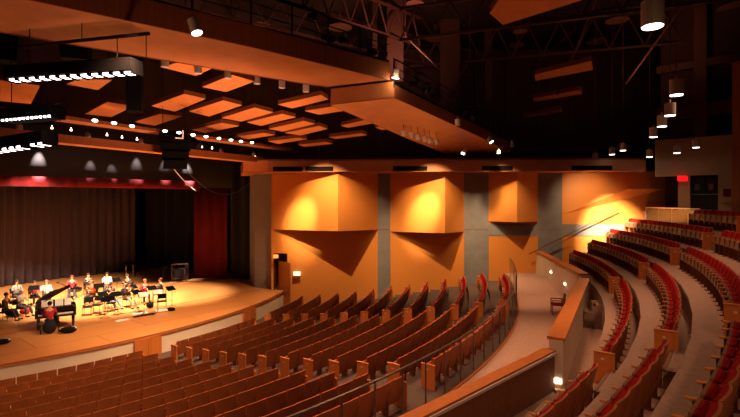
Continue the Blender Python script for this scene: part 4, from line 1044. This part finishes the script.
MB().box(-.38, .38, -.2, .16, .38, .44, .015).build('seat', 'piano_black', e)
for sx in (-1, 1):
    for sy in (-1, 1): MB().box(sx * .33 - .025, sx * .33 + .025, sy * .14 - .045, sy * .14 + .005, 0, .39).build('leg', 'piano_black', e)
m = MB(); m.ellipsoid((0, 0, .33), (.27, .14, .30), 14, 8); o = m.build('draped_coat', cmat((24, 20, 28)), smooth=True); o.location = bp + rot @ Vector((0, -.27, 0)); o.rotation_euler = (0, 0, PR); tag(o, 'dark coat hanging over the piano bench behind the pianist', 'coat')

# ================================================================= LIGHTS
def light(kind, name, loc, energy, color, target=None, size=.3, cone=60, blend=.6, sy=None):
    l = bpy.data.lights.new(name, kind); l.energy = energy; l.color = color
    if kind == 'AREA':
        l.size = size
        if sy: l.shape = 'RECTANGLE'; l.size_y = sy
    else: l.shadow_soft_size = size
    if kind == 'SPOT': l.spot_size = R(cone); l.spot_blend = blend
    o = bpy.data.objects.new(name, l); COL.objects.link(o); o.location = loc
    if target is not None:
        o.rotation_euler = (Vector(target) - Vector(loc)).to_track_quat('-Z', 'Y').to_euler()
    return o
WARM = (1, .66, .36); STG = (1, .80, .58); DIM = (1, .56, .33)
G = 1.0
# stage wash from the lamp bars
light('SPOT', 'stage_wash_light', (-13.5, 24.5, 8.9), 17000, STG, (-15.5, 27.0, 0), .3, 62, .7)
light('SPOT', 'stage_wash_light', (-10.5, 27.5, 8.9), 11000, STG, (-12.6, 29.0, 0), .3, 56, .7)
light('SPOT', 'stage_wash_light', (-17.0, 23.4, 8.9), 17000, STG, (-20, 28.5, 0), .3, 60, .7)
light('SPOT', 'stage_front_light', (-5.5, 18, 10.2), 9000, (1, .66, .38), (-10.0, 23.0, 0), .4, 62, .9)
light('SPOT', 'stage_front_light', (-6.5, 13.0, 10.4), 4600, DIM, (-13.0, 19.0, 0), .4, 66, .9)
# wall spots on the wedge boxes: a tight pool on each front and a wash whose shadow falls below the box
for ex, (tx, tz), e1, e2, cone in ((-1.95, (-4.3, 4.6), 7800, 3600, 82), (4.6, (3.4, 4.6), 7400, 3100, 75), (9.0, (8.0, 5.2), 900, 1900, 68)):
    light('SPOT', 'wall_pool_light', (tx + .2, 25.2, 9.0), e1, (1, .76, .46), (tx, 29.5, tz + .2), .15, 25, 1.0)
    lx = ex - (1.25 if ex < 8 else 1.8)
    light('SPOT', 'wall_wash_light', (lx, 26.0, 9.05), e2, WARM, (ex - .2, 30.2, 1.5), .05, cone, .9)
light('SPOT', 'wall_pool_light', (13.6, 25.6, 7.3), 11000, (1, .80, .55), (15.4, 30.0, 3.2), .12, 52, 1.0)
light('SPOT', 'wall_wash_light', (12.4, 25.4, 7.4), 900, WARM, (13.6, 30.1, 5.2), .1, 66, 1.0)
# dim unseen warm fill added among the clouds and under the bridges, aimed down
for x, y, z, en, cn in ((-3.2, 16.2, 10.6, 2400, 110), (-1, 19.5, 10.2, 2500, 100), (4, 15.5, 11.5, 2000, 100), (11, 15, 11.5, 1000, 90), (-3.5, 10.0, 10.7, 1900, 110), (-1, 9, 10.8, 700, 110)):
    light('SPOT', 'house_light', (x, y, z), en, DIM, (x, y - .8, 0), .5, cn, .9)
light('SPOT', 'concourse_light', (7.2, 22, 11), 4200, (1, .56, .32), (7.6, 25.0, 1), .3, 44, .9)
light('SPOT', 'concourse_light', (5.0, 15, 11), 1500, (1, .54, .3), (5.0, 16.5, 1), .3, 50, .9)
light('SPOT', 'house_light', (-3, -5, 13), 7500, DIM, (-9, 12, -1), .5, 40, 1.0)  # this and the next: unseen fill added behind the camera for the seat backs
light('SPOT', 'house_light', (3, -6, 13), 2300, DIM, (4, 10, 1), .5, 44, 1.0)
for p in PENDL:
    light('SPOT', 'pendant_light', p - Vector((0, 0, .05)), 80, (1, .55, .32), p - Vector((0, 0, 5)), .14, 100, .8)
# unseen spots added above the lower seats, standing in for bounce on the ceiling
UPC = (1, .48, .27)
light('SPOT', 'ceiling_up_light', (-5, 19, 2.4), 3700, UPC, (-8.5, 22.5, 11), .6, 92, .8)
light('SPOT', 'ceiling_up_light', (-5.5, 11, 2.2), 1300, UPC, (-7.5, 14, 11), .6, 96, .8)
light('SPOT', 'ceiling_up_light', (0.5, 18, 2.6), 1500, UPC, (.5, 22.5, 10), .6, 70, .9)
# small spots on the grey border curtain
for x, e1 in ((38, 11000), (90, 1900), (112, 1900), (136, 2600), (164, 2200), (187.5, 9000)):
    # point of the border curtain in that image column
    k = (x - 370) / F; A0 = VA - vn * .3; t = (A0.x - k * A0.y) / (k * vd.y - vd.x); q = A0 + vd * t
    light('SPOT', 'border_spot_light', (q.x + vn.x * .75, q.y + vn.y * .75, 9.3 if e1 < 2000 else 9.8), e1, (1, .9, .86), (q.x + vn.x * .02, q.y + vn.y * .02, 7.5), .03, 25, 1.0)
# weak unseen spot brightening the valance
light('SPOT', 'valance_light', (-16, 24, 9.3), 70, (1, .75, .65), (-17.5, 27.6, 6.9), .2, 80, .8)
light('SPOT', 'roof_work_light', (2, 22, 12.5), 1100, (1, .42, .26), (0, 27, 17), .5, 130, .9)  # this and the next: unseen upward spots brightening the dark roof
light('SPOT', 'roof_work_light', (14, 22, 12), 450, (1, .42, .22), (14, 27, 17), .5, 130, .9)
light('POINT', 'bridge_corner_light', at(395.5, 80, 19.9), 25, (1, .7, .4), None, .08)

w = bpy.data.worlds.new('hall_air'); S.world = w; w.use_nodes = True
w.node_tree.nodes['Background'].inputs[0].default_value = (1, .45, .25, 1); w.node_tree.nodes['Background'].inputs[1].default_value = .01  # faint warm ambient added all round as fill, from no lamp

# ================================================================= CAMERA
cd = bpy.data.cameras.new('camera'); co = bpy.data.objects.new('camera', cd); COL.objects.link(co); S.camera = co
co.location = (0, 0, CZ); co.rotation_euler = (R(90), 0, 0)
cd.sensor_width = 36; cd.lens = F / 740 * 36; cd.shift_y = -(208.5 - HOR) / 740; cd.clip_start = .05; cd.clip_end = 200
S.view_settings.view_transform = 'Standard'; S.view_settings.look = 'None'; S.view_settings.gamma = 1; S.view_settings.use_curve_mapping = False
S.view_settings.exposure = 0.1
